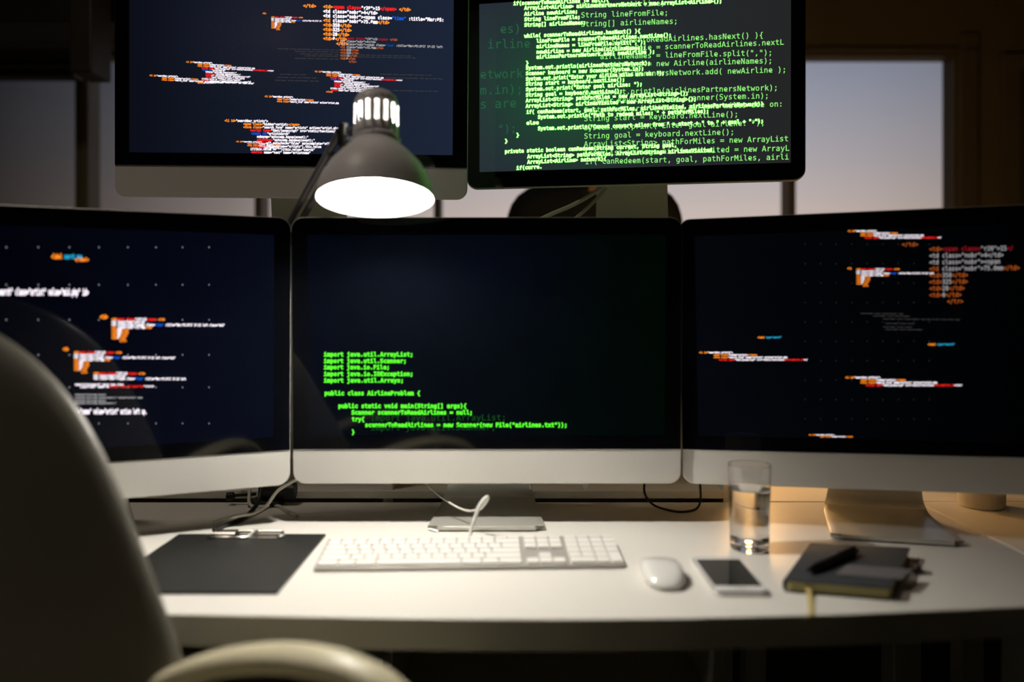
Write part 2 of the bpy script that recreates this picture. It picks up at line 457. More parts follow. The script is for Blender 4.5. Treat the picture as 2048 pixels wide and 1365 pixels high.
  (-80.31,94.58,55.99,-0.63,4.77,'b',[('O','<form class='),('W','"search_form" name="')]),
  (-72.95,91.1,50.74,-0.57,4.77,'b',[('R','<script type='),('W','"text/javascript')]),
  (-25.74,272.57,119.46,-1.33,3.11,'b',[('X','class="name" artist value="hidden" type span id text value artist')]),
  (6.44,268.29,97.41,-1.09,3.11,'b',[('X','class="name" artist value="hidden" type span id text ')]),
  (15.64,263.8,204.04,-2.28,3.11,'b',[('X','class="name" artist value="hidden" type span id text value artist name class form value type search artist name')]),
  (24.85,260.22,204.05,-2.28,3.11,'b',[('X','class="name" artist value="hidden" type span id text value artist name class form value type search artist name')]),
  (6.49,255.49,82.72,-0.92,3.11,'b',[('X','class="name" artist value="hidden" type span ')]),
  (-20.98,225.98,49.65,-0.55,3.11,'b',[('X','class="name" artist value="')]),
  (-25.56,220.45,73.56,-0.82,3.11,'b',[('X','class="name" artist value="hidden" type ')]),
  (-30.13,214.92,82.76,-0.93,3.11,'b',[('X','class="name" artist value="hidden" type span ')]),
  (162.9,227.59,97.47,-1.09,3.11,'b',[('X','class="name" artist value="hidden" type span id text ')]),
  (172.13,221.26,108.51,-1.21,3.11,'b',[('X','class="name" artist value="hidden" type span id text value ')]),
  (163.07,198.3,108.54,-1.21,3.11,'b',[('X','class="name" artist value="hidden" type span id text value ')]),
 ],
 'BL': [
  (-21.94,368.47,40.22,1.03,13.67,'b',[('O','<label'),('C',' search now')]),
  (8.84,365.5,18.65,0.46,10.36,'b',[('O','</'),('O','label>')]),
  (-124.19,314.15,151.32,0.43,18.17,'b',[('W','<form name="search" class="artist" value="mid.php" id>')]),
  (57.85,276.52,75.32,-0.9,7.48,'b',[('O','<td>'),('R','<span class='),('W','"r20">15'),('R','</span>'),('O',' </td>')]),
  (57.84,272.38,46.39,-0.62,7.48,'b',[('W','<td class="nobr">4</td>')]),
  (57.84,268.25,165.52,-2.44,7.48,'b',[('W','<td class="nobr"><span class='),('B','"time"'),('W',' :title="Mar:05:2017 10:23 left class="mid" ')]),
  (57.83,264.11,56.67,-0.91,7.49,'b',[('O','<td'),('W',' class="nobr">75.0mm'),('O','</td>')]),
  (57.83,259.97,24.03,-0.42,7.49,'b',[('O','<td>'),('W','358'),('O','</td>')]),
  (57.82,255.84,24.03,-0.45,7.49,'b',[('O','<td>'),('W','325'),('O','</td>')]),
  (57.82,251.7,22.02,-0.44,7.49,'b',[('O','<td>'),('W','28'),('O','</td>')]),
  (57.81,247.56,20.01,-0.43,7.49,'b',[('O','<td>'),('W','0'),('O','</td>')]),
  (68.78,243.17,10.04,-0.23,7.52,'b',[('O','</tr>')]),
  (42.18,278.88,10.89,-0.05,12.26,'b',[('O','<td>')]),
  (7.23,227.05,65.16,-1.88,6.5,'b',[('O','<td>'),('R','<span class='),('W','"r20">15'),('R','</span>'),('O',' </td>')]),
  (7.22,223.28,40.18,-1.21,6.5,'b',[('W','<td class="nobr">4</td>')]),
  (7.21,219.51,142.69,-4.47,6.51,'b',[('W','<td class="nobr"><span class='),('B','"time"'),('W',' :title="Mar:05:2017 10:23 left class="mid" ')]),
  (7.2,215.74,49.06,-1.6,6.51,'b',[('O','<td'),('W',' class="nobr">75.0mm'),('O','</td>')]),
  (7.19,211.97,20.83,-0.71,6.51,'b',[('O','<td>'),('W','358'),('O','</td>')]),
  (7.19,208.19,20.83,-0.73,6.51,'b',[('O','<td>'),('W','325'),('O','</td>')]),
  (7.18,204.42,19.09,-0.69,6.51,'b',[('O','<td>'),('W','28'),('O','</td>')]),
  (7.17,200.65,17.34,-0.65,6.51,'b',[('O','<td>'),('W','0'),('O','</td>')]),
  (16.68,196.5,8.7,-0.34,6.53,'b',[('O','</tr>')]),
  (-7.28,231.13,7.9,-0.16,10.35,'b',[('O','<td>')]),
  (33.25,194.51,71.59,-2.82,7.01,'b',[('O','<td>'),('R','<span class='),('W','"r20">15'),('R','</span>'),('O',' </td>')]),
  (33.25,190.55,44.1,-1.79,7.01,'b',[('W','<td class="nobr">4</td>')]),
  (33.24,186.59,132.2,-5.55,7.01,'b',[('W','<td class="nobr"><span class='),('B','"time"'),('W',' :title="Mar:05:2017 10:23 left ')]),
  (8.45,178.7,65.97,-2.52,5.65,'b',[('W','name="artistsearch" value type class')]),
  (15.1,174.66,102.45,-2.88,6.1,'b',[('W','class="nobr" name="se'),('R','<script class id type="tex'),('W','"</scri>')]),
  (8.42,163.58,42.03,-1.82,4.78,'b',[('Wd','onkeyup="autocomp.keyup(')]),
  (8.41,159.04,94.43,-4.23,4.78,'b',[('Wd','onkeyup="autocomp.keyup(event);" value="artist" name ')]),
  (8.4,154.5,42.04,-1.95,4.78,'b',[('Wd','onkeyup="autocomp.keyup(')]),
  (8.39,150.72,58.11,-2.76,4.78,'b',[('Wd','onkeyup="autocomp.keyup(event);" ')]),
  (8.36,135.59,98.86,-5.2,14.79,'b',[('W','id="name" value="artist" action left up.')]),
 ],
 'BR': [
  (59.16,378.65,116.97,-2.56,13.27,'n',[('Od','<td>'),('Rd','<span class='),('Wd','"r20">15'),('Rd','</')]),
  (59.04,368.41,103.76,-2.07,13.28,'n',[('Wd','<td class="nobr">4</td>')]),
  (58.93,358.17,103.78,-1.86,13.28,'n',[('Wd','<td class="nobr"><span ')]),
  (58.81,347.93,125.82,-2.01,13.29,'n',[('Od','<td'),('Wd',' class="nobr">75.0mm'),('Od','</td>')]),
  (58.69,337.69,54.69,-0.77,13.29,'n',[('Od','<td>'),('Wd','358'),('Od','</td>')]),
  (58.57,327.44,54.7,-0.66,13.3,'n',[('Od','<td>'),('Wd','325'),('Od','</td>')]),
  (58.45,317.19,50.2,-0.51,13.3,'n',[('Od','<td>'),('Wd','28'),('Od','</td>')]),
  (58.34,306.93,45.68,-0.37,13.31,'n',[('Od','<td>'),('Wd','0'),('Od','</td>')]),
  (83.45,296.52,22.73,-0.14,13.25,'n',[('Od','</tr>')]),
  (19.72,387.9,23.79,-0.87,11.8,'n',[('Od','</td>')]),
  (-47.51,352.87,63.85,-1.88,4.47,'b',[('O','<td>'),('R','<span class='),('W','"r20">15'),('R','</span>'),('O',' </td>')]),
  (-47.56,349.51,39.87,-1.15,4.47,'b',[('W','<td class="nobr">4</td>')]),
  (-47.6,346.16,112.84,-3.18,4.47,'b',[('W','<td class="nobr"><span class='),('B','"time"'),('W',' :title="Mar:05:2017 10:23 left')]),
  (-47.65,342.81,48.47,-1.34,4.47,'b',[('O','<td'),('W',' class="nobr">75.0mm'),('O','</td>')]),
  (-47.69,339.46,20.88,-0.56,4.47,'b',[('O','<td>'),('W','358'),('O','</td>')]),
  (-47.74,336.11,20.88,-0.55,4.47,'b',[('O','<td>'),('W','325'),('O','</td>')]),
  (-47.78,332.76,19.15,-0.49,4.47,'b',[('O','<td>'),('W','28'),('O','</td>')]),
  (-47.83,329.4,17.42,-0.44,4.47,'b',[('O','<td>'),('W','0'),('O','</td>')]),
  (-38.28,325.81,8.69,-0.21,4.46,'b',[('O','</tr>')]),
  (-60.91,354.06,6.71,-0.2,5.6,'b',[('O','<li')]),
  (-59.35,413.94,42.95,-1.57,4.79,'b',[('O','<li id='),('W','"searchbar_artists">')]),
  (-40.86,409.61,55.16,-1.98,4.77,'b',[('O','<span class='),('W','"hidden">artist:'),('O','</span>')]),
  (-40.91,405.95,92.34,-3.25,4.77,'b',[('O','<form class='),('W','"search_form" name="artists" action="artist.php')]),
  (-34.27,402.06,110.46,-3.81,4.77,'b',[('R','<script type='),('W','"text/javascript" src="static/functions/'),('R','autocomplete.js'),('W','></')]),
  (-294.06,220.4,54.5,-0.13,5.36,'b',[('O','<li id='),('W','"searchbar_artists">')]),
  (-270.59,216.25,69.86,-0.11,5.34,'b',[('O','<span class='),('W','"hidden">artist:'),('O','</span>')]),
  (-270.66,212.16,116.76,-0.1,5.34,'b',[('O','<form class='),('W','"search_form" name="artists" action="artist.php')]),
  (-262.25,208.07,139.5,-0.01,5.34,'b',[('R','<script type='),('W','"text/javascript" src="static/functions/'),('R','autocomplete.js'),('W','></')]),
  (-66.3,179.17,52.17,0.28,5.47,'b',[('O','<li id='),('W','"searchbar_artists">')]),
  (-43.82,175.12,66.87,0.41,5.45,'b',[('O','<span class='),('W','"hidden">artist:'),('O','</span>')]),
  (-43.87,170.95,111.77,0.77,5.45,'b',[('O','<form class='),('W','"search_form" name="artists" action="artist.php')]),
  (-35.81,166.84,139.04,1.06,5.45,'b',[('R','<script type='),('W','"text/javascript" src="static/functions/'),('R','autocomplete.js'),('W','></scr')]),
  (-123.02,86.1,39.09,0.8,3.75,'b',[('O','<li id='),('W','"searchbar_artists">')]),
  (-106.19,83.52,50.25,1.05,3.74,'b',[('O','<span class='),('W','"hidden">artist:'),('O','</span>')]),
  (-199.88,244.7,37.56,0.06,5.76,'b',[('O','<label'),('C',' type="search"')]),
  (55.32,231.44,38.39,0.16,5.5,'b',[('O','<label'),('C',' type="search"')]),
  (-42.51,282.48,64.55,-1.74,2.88,'b',[('X','class="name" artist value="hidden" type ')]),
  (-24.06,278.2,56.18,-1.48,2.87,'b',[('X','class="name" artist value="hidden" ')]),
  (-9.41,273.21,112.13,-2.85,2.86,'b',[('X','class="name" artist value="hidden" type span id text value artist name ')]),
  (-5.83,266.01,43.15,-1.04,2.86,'b',[('X','class="name" artist value="')]),
  (-9.57,260.5,43.22,-1.0,2.86,'b',[('X','class="name" artist value="')]),
  (-5.96,256.48,55.82,-1.24,2.86,'b',[('X','class="name" artist value="hidden" ')]),
 ],
}
SCREEN_DOTS = {
 'BL': [(-79.1,383.7,1.6),(-38.7,385.0,1.6),(1.6,386.3,1.6),(41.0,387.5,1.6),(80.7,388.8,1.6),(120.1,390.0,1.6),(158.3,391.2,1.6),(197.4,392.5,1.6),(-79.3,329.1,1.6),(-38.8,329.6,1.6),(1.5,330.1,1.6),(40.9,330.6,1.6),(80.7,331.1,1.6),(120.1,331.6,1.6),(158.3,332.1,1.6),(197.5,332.6,1.6),(-79.5,278.0,1.6),(-39.0,277.8,1.6),(1.4,277.6,1.6),(40.8,277.4,1.6),(80.6,277.2,1.6),(120.1,277.0,1.6),(158.3,276.8,1.6),(197.6,276.6,1.6),(-79.7,226.8,1.6),(-39.1,225.8,1.6),(1.3,224.9,1.6),(40.7,224.0,1.6),(80.6,223.1,1.6),(120.1,222.2,1.6),(158.4,221.4,1.6),(197.6,220.5,1.6),(-79.8,179.1,1.6),(-39.3,177.5,1.6),(1.2,176.0,1.6),(40.7,174.4,1.6),(80.5,172.8,1.6),(120.1,171.3,1.6),(158.4,169.8,1.6),(197.7,168.3,1.6),(-80.0,126.3,1.6),(-39.4,123.9,1.6),(1.0,121.6,1.6),(40.6,119.3,1.6),(80.5,117.1,1.6),(120.0,114.8,1.6),(158.4,112.6,1.6),(197.8,110.3,1.6)],
 'BR': [(-123.8,396.4,1.1),(-100.2,395.5,1.1),(-76.8,394.6,1.1),(-53.7,393.8,1.1),(-30.7,392.9,1.1),(-7.9,392.1,1.1),(14.7,391.2,1.1),(37.1,390.4,1.1),(59.3,389.6,1.1),(-124.3,365.0,1.1),(-100.7,364.3,1.1),(-77.3,363.5,1.1),(-54.1,362.8,1.1),(-31.1,362.1,1.1),(-8.3,361.4,1.1),(14.3,360.7,1.1),(36.7,360.0,1.1),(58.9,359.3,1.1),(-124.7,333.6,1.1),(-101.1,333.0,1.1),(-77.7,332.4,1.1),(-54.5,331.8,1.1),(-31.5,331.2,1.1),(-8.7,330.6,1.1),(13.9,330.1,1.1),(36.4,329.5,1.1),(58.6,328.9,1.1),(-125.2,302.2,1.1),(-101.6,301.7,1.1),(-78.1,301.2,1.1),(-54.9,300.8,1.1),(-31.9,300.3,1.1),(-9.1,299.9,1.1),(13.6,299.4,1.1),(36.0,299.0,1.1),(58.2,298.6,1.1),(-125.7,270.7,1.1),(-102.0,270.4,1.1),(-78.6,270.0,1.1),(-55.3,269.7,1.1),(-32.3,269.4,1.1),(-9.5,269.1,1.1),(13.2,268.8,1.1),(35.6,268.5,1.1),(57.9,268.1,1.1),(-126.1,239.2,1.1),(-102.5,239.0,1.1),(-79.0,238.8,1.1),(-55.8,238.6,1.1),(-32.7,238.4,1.1),(-9.9,238.2,1.1),(12.8,238.1,1.1),(35.3,237.9,1.1),(57.5,237.7,1.1),(-126.6,207.6,1.1),(-102.9,207.6,1.1),(-79.4,207.5,1.1),(-56.2,207.5,1.1),(-33.1,207.4,1.1),(-10.2,207.4,1.1),(12.4,207.3,1.1),(34.9,207.3,1.1),(57.2,207.2,1.1),(-127.1,176.0,1.1),(-103.4,176.1,1.1),(-79.9,176.2,1.1),(-56.6,176.3,1.1),(-33.5,176.4,1.1),(-10.6,176.5,1.1),(12.0,176.6,1.1),(34.5,176.6,1.1),(56.8,176.7,1.1),(-127.5,144.4,1.1),(-103.8,144.7,1.1),(-80.3,144.9,1.1),(-57.0,145.1,1.1),(-33.9,145.3,1.1),(-11.0,145.5,1.1),(11.7,145.8,1.1),(34.2,146.0,1.1),(56.5,146.2,1.1),(-128.0,112.8,1.1),(-104.3,113.1,1.1),(-80.8,113.5,1.1),(-57.4,113.9,1.1),(-34.3,114.2,1.1),(-11.4,114.6,1.1),(11.3,114.9,1.1),(33.8,115.3,1.1),(56.1,115.6,1.1)],
 'TL': [(-149.9,342.7,0.8),(-128.8,342.9,0.8),(-107.7,343.1,0.8),(-86.6,343.3,0.8),(-65.5,343.4,0.8),(-44.4,343.6,0.8),(-23.2,343.8,0.8),(-2.1,344.0,0.8),(19.0,344.2,0.8),(40.1,344.4,0.8),(61.2,344.6,0.8),(82.3,344.7,0.8),(103.4,344.9,0.8),(-149.9,313.5,0.8),(-128.8,313.7,0.8),(-107.6,313.9,0.8),(-86.5,314.1,0.8),(-65.4,314.2,0.8),(-44.3,314.4,0.8),(-23.1,314.6,0.8),(-2.0,314.8,0.8),(19.1,315.0,0.8),(40.2,315.2,0.8),(61.4,315.4,0.8),(82.5,315.5,0.8),(103.6,315.7,0.8),(-149.8,287.0,0.8),(-128.7,287.2,0.8),(-107.6,287.4,0.8),(-86.4,287.6,0.8),(-65.3,287.8,0.8),(-44.2,287.9,0.8),(-23.0,288.1,0.8),(-1.9,288.3,0.8),(19.2,288.5,0.8),(40.3,288.7,0.8),(61.5,288.9,0.8),(82.6,289.1,0.8),(103.7,289.2,0.8),(-149.8,259.6,0.8),(-128.6,259.8,0.8),(-107.5,260.0,0.8),(-86.4,260.2,0.8),(-65.2,260.3,0.8),(-44.1,260.5,0.8),(-22.9,260.7,0.8),(-1.8,260.9,0.8),(19.3,261.1,0.8),(40.5,261.3,0.8),(61.6,261.5,0.8),(82.7,261.6,0.8),(103.9,261.8,0.8),(-149.7,233.1,0.8),(-128.6,233.3,0.8),(-107.4,233.5,0.8),(-86.3,233.6,0.8),(-65.1,233.8,0.8),(-44.0,234.0,0.8),(-22.8,234.2,0.8),(-1.7,234.4,0.8),(19.4,234.6,0.8),(40.6,234.8,0.8),(61.7,234.9,0.8),(82.9,235.1,0.8),(104.0,235.3,0.8),(-149.7,206.6,0.8),(-128.5,206.7,0.8),(-107.4,206.9,0.8),(-86.2,207.1,0.8),(-65.1,207.3,0.8),(-43.9,207.5,0.8),(-22.8,207.7,0.8),(-1.6,207.8,0.8),(19.6,208.0,0.8),(40.7,208.2,0.8),(61.9,208.4,0.8),(83.0,208.6,0.8),(104.2,208.8,0.8),(-149.6,180.0,0.8),(-128.4,180.2,0.8),(-107.3,180.4,0.8),(-86.1,180.6,0.8),(-65.0,180.7,0.8),(-43.8,180.9,0.8),(-22.7,181.1,0.8),(-1.5,181.3,0.8),(19.7,181.5,0.8),(40.8,181.7,0.8),(62.0,181.9,0.8),(83.1,182.0,0.8),(104.3,182.2,0.8),(-149.5,152.5,0.8),(-128.4,152.7,0.8),(-107.2,152.9,0.8),(-86.0,153.1,0.8),(-64.9,153.3,0.8),(-43.7,153.4,0.8),(-22.6,153.6,0.8),(-1.4,153.8,0.8),(19.8,154.0,0.8),(40.9,154.2,0.8),(62.1,154.4,0.8),(83.3,154.6,0.8),(104.4,154.7,0.8)],
}
CODE_COL = {
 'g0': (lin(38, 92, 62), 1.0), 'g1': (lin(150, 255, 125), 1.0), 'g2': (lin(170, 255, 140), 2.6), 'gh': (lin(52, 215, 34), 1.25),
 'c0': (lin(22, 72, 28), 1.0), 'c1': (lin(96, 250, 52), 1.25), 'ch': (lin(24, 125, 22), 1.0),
 'O': (lin(250, 135, 30), 1.5), 'R': (lin(240, 34, 28), 1.35), 'W': (lin(236, 226, 236), 1.8), 'B': (lin(20, 95, 235), 1.0),
 'C': (lin(40, 180, 225), 1.0), 'X': (lin(70, 66, 66), 1.0),
 'Od': (lin(190, 92, 34), 1.0), 'Rd': (lin(160, 28, 36), 1.0), 'Wd': (lin(178, 175, 178), 1.0), 'Bd': (lin(18, 70, 150), 1.0),
}

def code_text(key, parent, dy, halo=None, gain=1.0):
    """all writing of one display as one mesh lying on its screen, in the display's own millimetres"""
    keys = []; mb = MB(); yy = -dy
    def put(u0, v0, du, dv, h, text, ci, off, lift):
        n = len(text)
        L = math.hypot(du, dv); ex = (du / L, dv / L)
        sx = L / n / ADV
        for i, ch in enumerate(text):
            if ch == ' ': continue
            vs, fs = glyph(ch, off)
            bu = u0 + du * i / n; bv = v0 + dv * i / n
            mb.add([((bu + x*sx*ex[0])/1000, yy - lift, (bv + x*sx*ex[1] + y*h)/1000) for x, y in vs], fs, ci)
    def cidx(k):
        if k not in keys: keys.append(k)
        return keys.index(k)
    for (u, v, du, dv, h, style, segs) in SCREEN_ROWS[key]:
        n = sum(len(t) for _, t in segs); i = 0
        for ck, t in segs:
            f = i / n; g = len(t) / n
            seg = (u + du*f, v + dv*f, du*g, dv*g, h, t)
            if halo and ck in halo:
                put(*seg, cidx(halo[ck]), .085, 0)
            put(*seg, cidx(ck), (.040 if halo and ck in halo else .034) if style == 'b' else .006, .0002)
            i += len(t)
    for (u, v, s) in SCREEN_DOTS.get(key, ()):
        s /= 2
        mb.add([((u-s)/1000, yy, v/1000), (u/1000, yy, (v-s*1.7)/1000), ((u+s)/1000, yy, v/1000), (u/1000, yy, (v+s*1.7)/1000)], [(0, 1, 2, 3)], cidx('Wd' if key == 'BL' else 'X'))
    o = mb.build('code_text', [emis('code_' + k + str(gain), CODE_COL[k][0], CODE_COL[k][1] * gain) for k in keys], parent)
    return o

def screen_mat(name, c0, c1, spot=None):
    """lit display panel: c0 at the left edge, c1 at the right (picture tone plus painted viewing-angle falloff), an optional soft tinted spot"""
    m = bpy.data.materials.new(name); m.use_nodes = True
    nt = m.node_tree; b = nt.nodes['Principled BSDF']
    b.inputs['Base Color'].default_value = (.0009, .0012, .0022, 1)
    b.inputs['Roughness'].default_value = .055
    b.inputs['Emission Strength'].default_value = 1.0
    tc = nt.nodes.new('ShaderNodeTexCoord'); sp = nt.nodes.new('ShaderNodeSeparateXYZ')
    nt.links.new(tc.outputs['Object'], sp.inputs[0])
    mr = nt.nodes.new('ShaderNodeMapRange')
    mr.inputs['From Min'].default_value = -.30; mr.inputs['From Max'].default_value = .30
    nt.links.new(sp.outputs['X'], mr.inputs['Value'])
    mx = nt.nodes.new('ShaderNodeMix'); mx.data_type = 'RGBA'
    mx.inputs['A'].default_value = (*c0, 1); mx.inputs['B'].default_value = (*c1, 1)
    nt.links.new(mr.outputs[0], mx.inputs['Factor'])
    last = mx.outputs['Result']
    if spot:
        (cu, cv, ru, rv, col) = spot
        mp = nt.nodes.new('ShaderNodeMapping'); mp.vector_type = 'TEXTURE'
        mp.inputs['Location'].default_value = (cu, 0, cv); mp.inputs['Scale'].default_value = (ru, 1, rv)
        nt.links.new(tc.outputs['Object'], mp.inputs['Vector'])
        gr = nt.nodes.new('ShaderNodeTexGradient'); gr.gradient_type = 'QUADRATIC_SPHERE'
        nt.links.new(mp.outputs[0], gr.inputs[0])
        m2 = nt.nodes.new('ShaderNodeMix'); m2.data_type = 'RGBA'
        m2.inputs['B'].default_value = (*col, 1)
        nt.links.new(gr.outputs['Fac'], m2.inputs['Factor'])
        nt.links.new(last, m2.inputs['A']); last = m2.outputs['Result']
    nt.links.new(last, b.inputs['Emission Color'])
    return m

def stand(name, parent, face_z, bottom, M, up=.27):
    """bent sheet foot; local origin on the table below the face, face plane y=0"""
    prof = [(-.042, .006, .093), (-.036, .006, .0955), (.02, .006, .0925), (.09, .006, .088), (.115, .007, .086), (.132, .014, .083),
            (.138, .028, .079), (.135, .05, .0755), (.125, .09, .074), (.108, .14, .073), (.085, .20, .0725), (.06, up - .02, .0725)]
    mb = MB(); n = 14; rows = []
    for i, (y, z, w) in enumerate(prof):
        r = []
        for j in range(n + 1):
            t = -1 + 2*j/n
            yy = y
            if i == 0 and abs(t) > .82: yy = y + .016 * ((abs(t) - .82) / .18) ** 2
            r.append((w*t, yy, z))
        rows.append(r)
    vs = [p for r in rows for p in r]
    fs = [(i*(n+1)+j, i*(n+1)+j+1, (i+1)*(n+1)+j+1, (i+1)*(n+1)+j) for i in range(len(rows)-1) for j in range(n)]
    mb.add(vs, fs)
    o = mb.build(name, M, parent, smooth=40, solid=.006, soff=0, bevel=.0012)
    return o

def display(key, name, label, cat, table_z, imac=True, scr=None, halo=None, gain=1.0, group=None):
    (ox, oy, oz), yaw, tilt, roll = POSES[key]
    root = empty(name, (ox, oy, table_z), (0, 0, R(yaw)))
    tag(root, label, cat, group)
    fz = oz - table_z
    FM = Matrix.Translation((0, 0, fz)) @ Euler((R(tilt), 0, 0)).to_matrix().to_4x4() @ Euler((0, R(roll), 0)).to_matrix().to_4x4()
    H = .4455 if imac else .405
    W = .325
    rr = .020 if imac else .022
    def ring(inset, y, sq=1.0, cz=None):
        o = rrect(-W + inset, inset, W - inset, H - inset, max(.004, rr - inset*.2))
        return [(u, y, v) for u, v in o]
    mb = MB()
    # back housing: thin rim, bulging behind
    prof = [(0.0012, 0.0), (0, .0012), (0, .0055), (.006, .0075), (.04, .016), (.09, .027), (.14, .036), (.18, .040)]
    mb.rings([ring(i, y) for i, y in prof])
    hs = mb.build('housing', M_alu, root, smooth=35)
    hs.matrix_local = FM
    if imac: hs['label'] = 'aluminium housing with blank chin under the glass'
    g = MB()
    v0 = .0585 if imac else .0028
    go = rrect(-W + .0008, v0, W - .0008, H - .0008, ([.0005, .0005, rr, rr] if imac else rr))
    g.rings([[(u, -.0001, v) for u, v in go], [(u, -.0012, v) for u, v in go]])
    gl = g.build('glass_front', M_glass_black, root)
    gl.matrix_local = FM
    s = MB()
    su0, su1, sv0, sv1 = ((-.2975, .2975, .0815, .416) if imac else (-.2982, .2982, .0345, .3700))
    s.box((su0, -.0016, sv0), (su1, -.0011, sv1))
    sc = s.build('screen', scr, root)
    sc.matrix_local = FM
    if SCREEN_ROWS.get(key):
        code_text(key, sc, .0020, halo, gain)
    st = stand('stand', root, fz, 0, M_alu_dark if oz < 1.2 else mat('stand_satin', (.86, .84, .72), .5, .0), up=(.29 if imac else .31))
    return root

POSES = {'C': ((-0.042, 1.34, 0.8095), 0.0, 1.5, 0.0), 'TL': ((-0.4076, 1.475, 1.307), 0.0, 1.0, 0.5), 'TR': ((0.229, 1.5525, 1.3425), -10.0, 0.5, 0.0), 'BL': ((-0.6685, 1.207, 0.8085), 23.8, 1.4, 0.0), 'BR': ((0.6035, 1.273, 0.813), -13.9, 1.4, -1.0)}

# ================================================================== the room
WY = 3.2
def struct(name, mb, m, **k):
    o = mb.build(name, m, None, **k); o['kind'] = 'structure'; return o
struct('floor', MB().box((-3.4, -2.6, -.05), (3.2, 3.5, 0)), M_floor)
struct('ceiling', MB().box((-3.4, -2.6, 2.75), (3.2, 3.5, 2.8)), M_ceiling)
struct('wall_left', MB().box((-3.4, -2.6, 0), (-3.3, 3.5, 2.75)), M_wall)
struct('wall_right', MB().box((3.1, -2.6, 0), (3.2, 3.5, 2.75)), M_wall)
struct('wall_front', MB().box((-3.3, -2.6, 0), (3.1, -2.5, 2.75)), mat('dark_wall_paint', (.06, .045, .03), .9, noise=.1, nscale=2))
WX0, WX1, WZ0, WZ1 = -2.46, 1.786, .90, 2.131
wb = MB()
wb.box((-3.3, WY, 0), (3.1, WY + .12, WZ0)); wb.box((-3.3, WY, WZ1), (3.1, WY + .12, 2.75))
wb.box((-3.3, WY, WZ0), (WX0, WY + .12, WZ1)); wb.box((WX1, WY, WZ0), (3.1, WY + .12, WZ1))
struct('wall_back', wb, M_wall)
# ribbon window: frame, mullions and panes
wf = MB()
wf.box((WX0, WY + .01, WZ0), (WX1, WY + .09, WZ0 + .03)); wf.box((WX0, WY + .01, WZ1 - .012), (WX1, WY + .09, WZ1))
wf.box((WX0, WY + .01, WZ0), (WX0 + .03, WY + .09, WZ1)); wf.box((WX1 - .012, WY + .01, WZ0), (WX1, WY + .09, WZ1))
win = struct('window_1', wf, M_frame, bevel=.003)
M_pane = bpy.data.materials.new('window_glass'); M_pane.use_nodes = True
_n = M_pane.node_tree; _n.nodes.clear()
_o = _n.nodes.new('ShaderNodeOutputMaterial'); _m = _n.nodes.new('ShaderNodeMixShader'); _t = _n.nodes.new('ShaderNodeBsdfTransparent')
_g = _n.nodes.new('ShaderNodeBsdfGlossy'); _g.inputs['Roughness'].default_value = .02; _f = _n.nodes.new('ShaderNodeFresnel'); _f.inputs['IOR'].default_value = 1.3
_n.links.new(_f.outputs[0], _m.inputs[0]); _n.links.new(_t.outputs[0], _m.inputs[1]); _n.links.new(_g.outputs[0], _m.inputs[2]); _n.links.new(_m.outputs[0], _o.inputs[0])
mx = [-1.715, -1.012, -.298, .409, 1.117]
for i, x in enumerate(mx):
    w = .026 if i == 0 else .014
    m_ = MB(); m_.box((x - w, WY - .015, WZ0 + .03), (x + w, WY + .085, WZ1 - .012))
    m_.box((x - w*.1, WY - .022, WZ0 + .03), (x + w*.6, WY - .015, WZ1 - .012))
    m_.build('mullion', M_frame, win, bevel=.003)
edges = [WX0 + .03] + mx + [WX1 - .012]
for a, b in zip(edges[:-1], edges[1:]):
    MB().box((a, WY + .045, WZ0 + .03), (b, WY + .051, WZ1 - .012)).build('pane', M_pane, win)
struct('trim_1', MB().box((WX1 + .0, WY - .02, WZ0 - .04), (WX1 + .07, WY, WZ1 + .07)).box((WX0 - .07, WY - .02, WZ1), (WX1 + .07, WY, WZ1 + .015)), M_frame, bevel=.004)
struct('trim_2', MB().box((WX0 - .1, WY - .12, WZ0 - .04), (WX1 + .1, WY, WZ0 - .005)), M_frame, bevel=.004)
for nm, lo, hi in (('baseboard_back', (-3.3, WY - .015, 0), (3.1, WY, .09)), ('baseboard_left', (-3.3, -2.5, 0), (-3.285, WY, .09)), ('baseboard_right', (3.085, -2.5, 0), (3.1, WY, .09))):
    struct(nm, MB().box(lo, hi), M_frame)
# flush door leaf and casing in the back wall right of the window
dm = MB(); dm.box((2.02, WY - .012, 0), (2.86, WY - .002, 2.05)); d1 = struct('door_1', dm, M_frame, bevel=.002)
MB().box((1.95, WY - .03, 0), (2.02, WY - .001, 2.12)).box((2.86, WY - .03, 0), (2.93, WY - .001, 2.12)).box((2.02, WY - .03, 2.05), (2.86, WY - .001, 2.12)).build('door_frame', M_frame, d1, bevel=.003)
MB().tube([(2.10, WY - .012, 1.0), (2.10, WY - .06, 1.0), (2.2, WY - .06, 1.0)], .009).build('door_handle', M_clip, d1, smooth=40)
# ceiling beam across the left half
struct('trim_3', MB().box((-3.3, 2.55, 2.02), (-1.26, 2.75, 2.10)).box((-3.3, 2.75, 2.02), (-1.26, 2.82, 2.06)), M_darkwood, bevel=.004)
struct('trim_4', MB().box((-1.318, 2.38, 1.81), (-1.252, 2.50, 2.75)), M_darkwood, bevel=.004)

# added fill light, built as a ceiling fixture, brightens shade and upper monitors
cg = empty('fill_light', (-.9, .9, 2.75))
tag(cg, 'added unseen fill light built as a round ceiling fixture', 'light')
MB().lathe([(.19, 0), (.195, -.03), (.185, -.036), (.172, -.036), (.172, 0)], 48, cap0=False, cap1=False).build('rim', M_white, cg, smooth=40)
MB().lathe([(.172, -.026), (.172, -.030), (.12, -.034), (0, -.036), (0, -.026)], 48, cap0=False, cap1=False).build('diffuser', emis('fill_glow', FILL_COLOR, FILL_STRENGTH), cg, smooth=60)

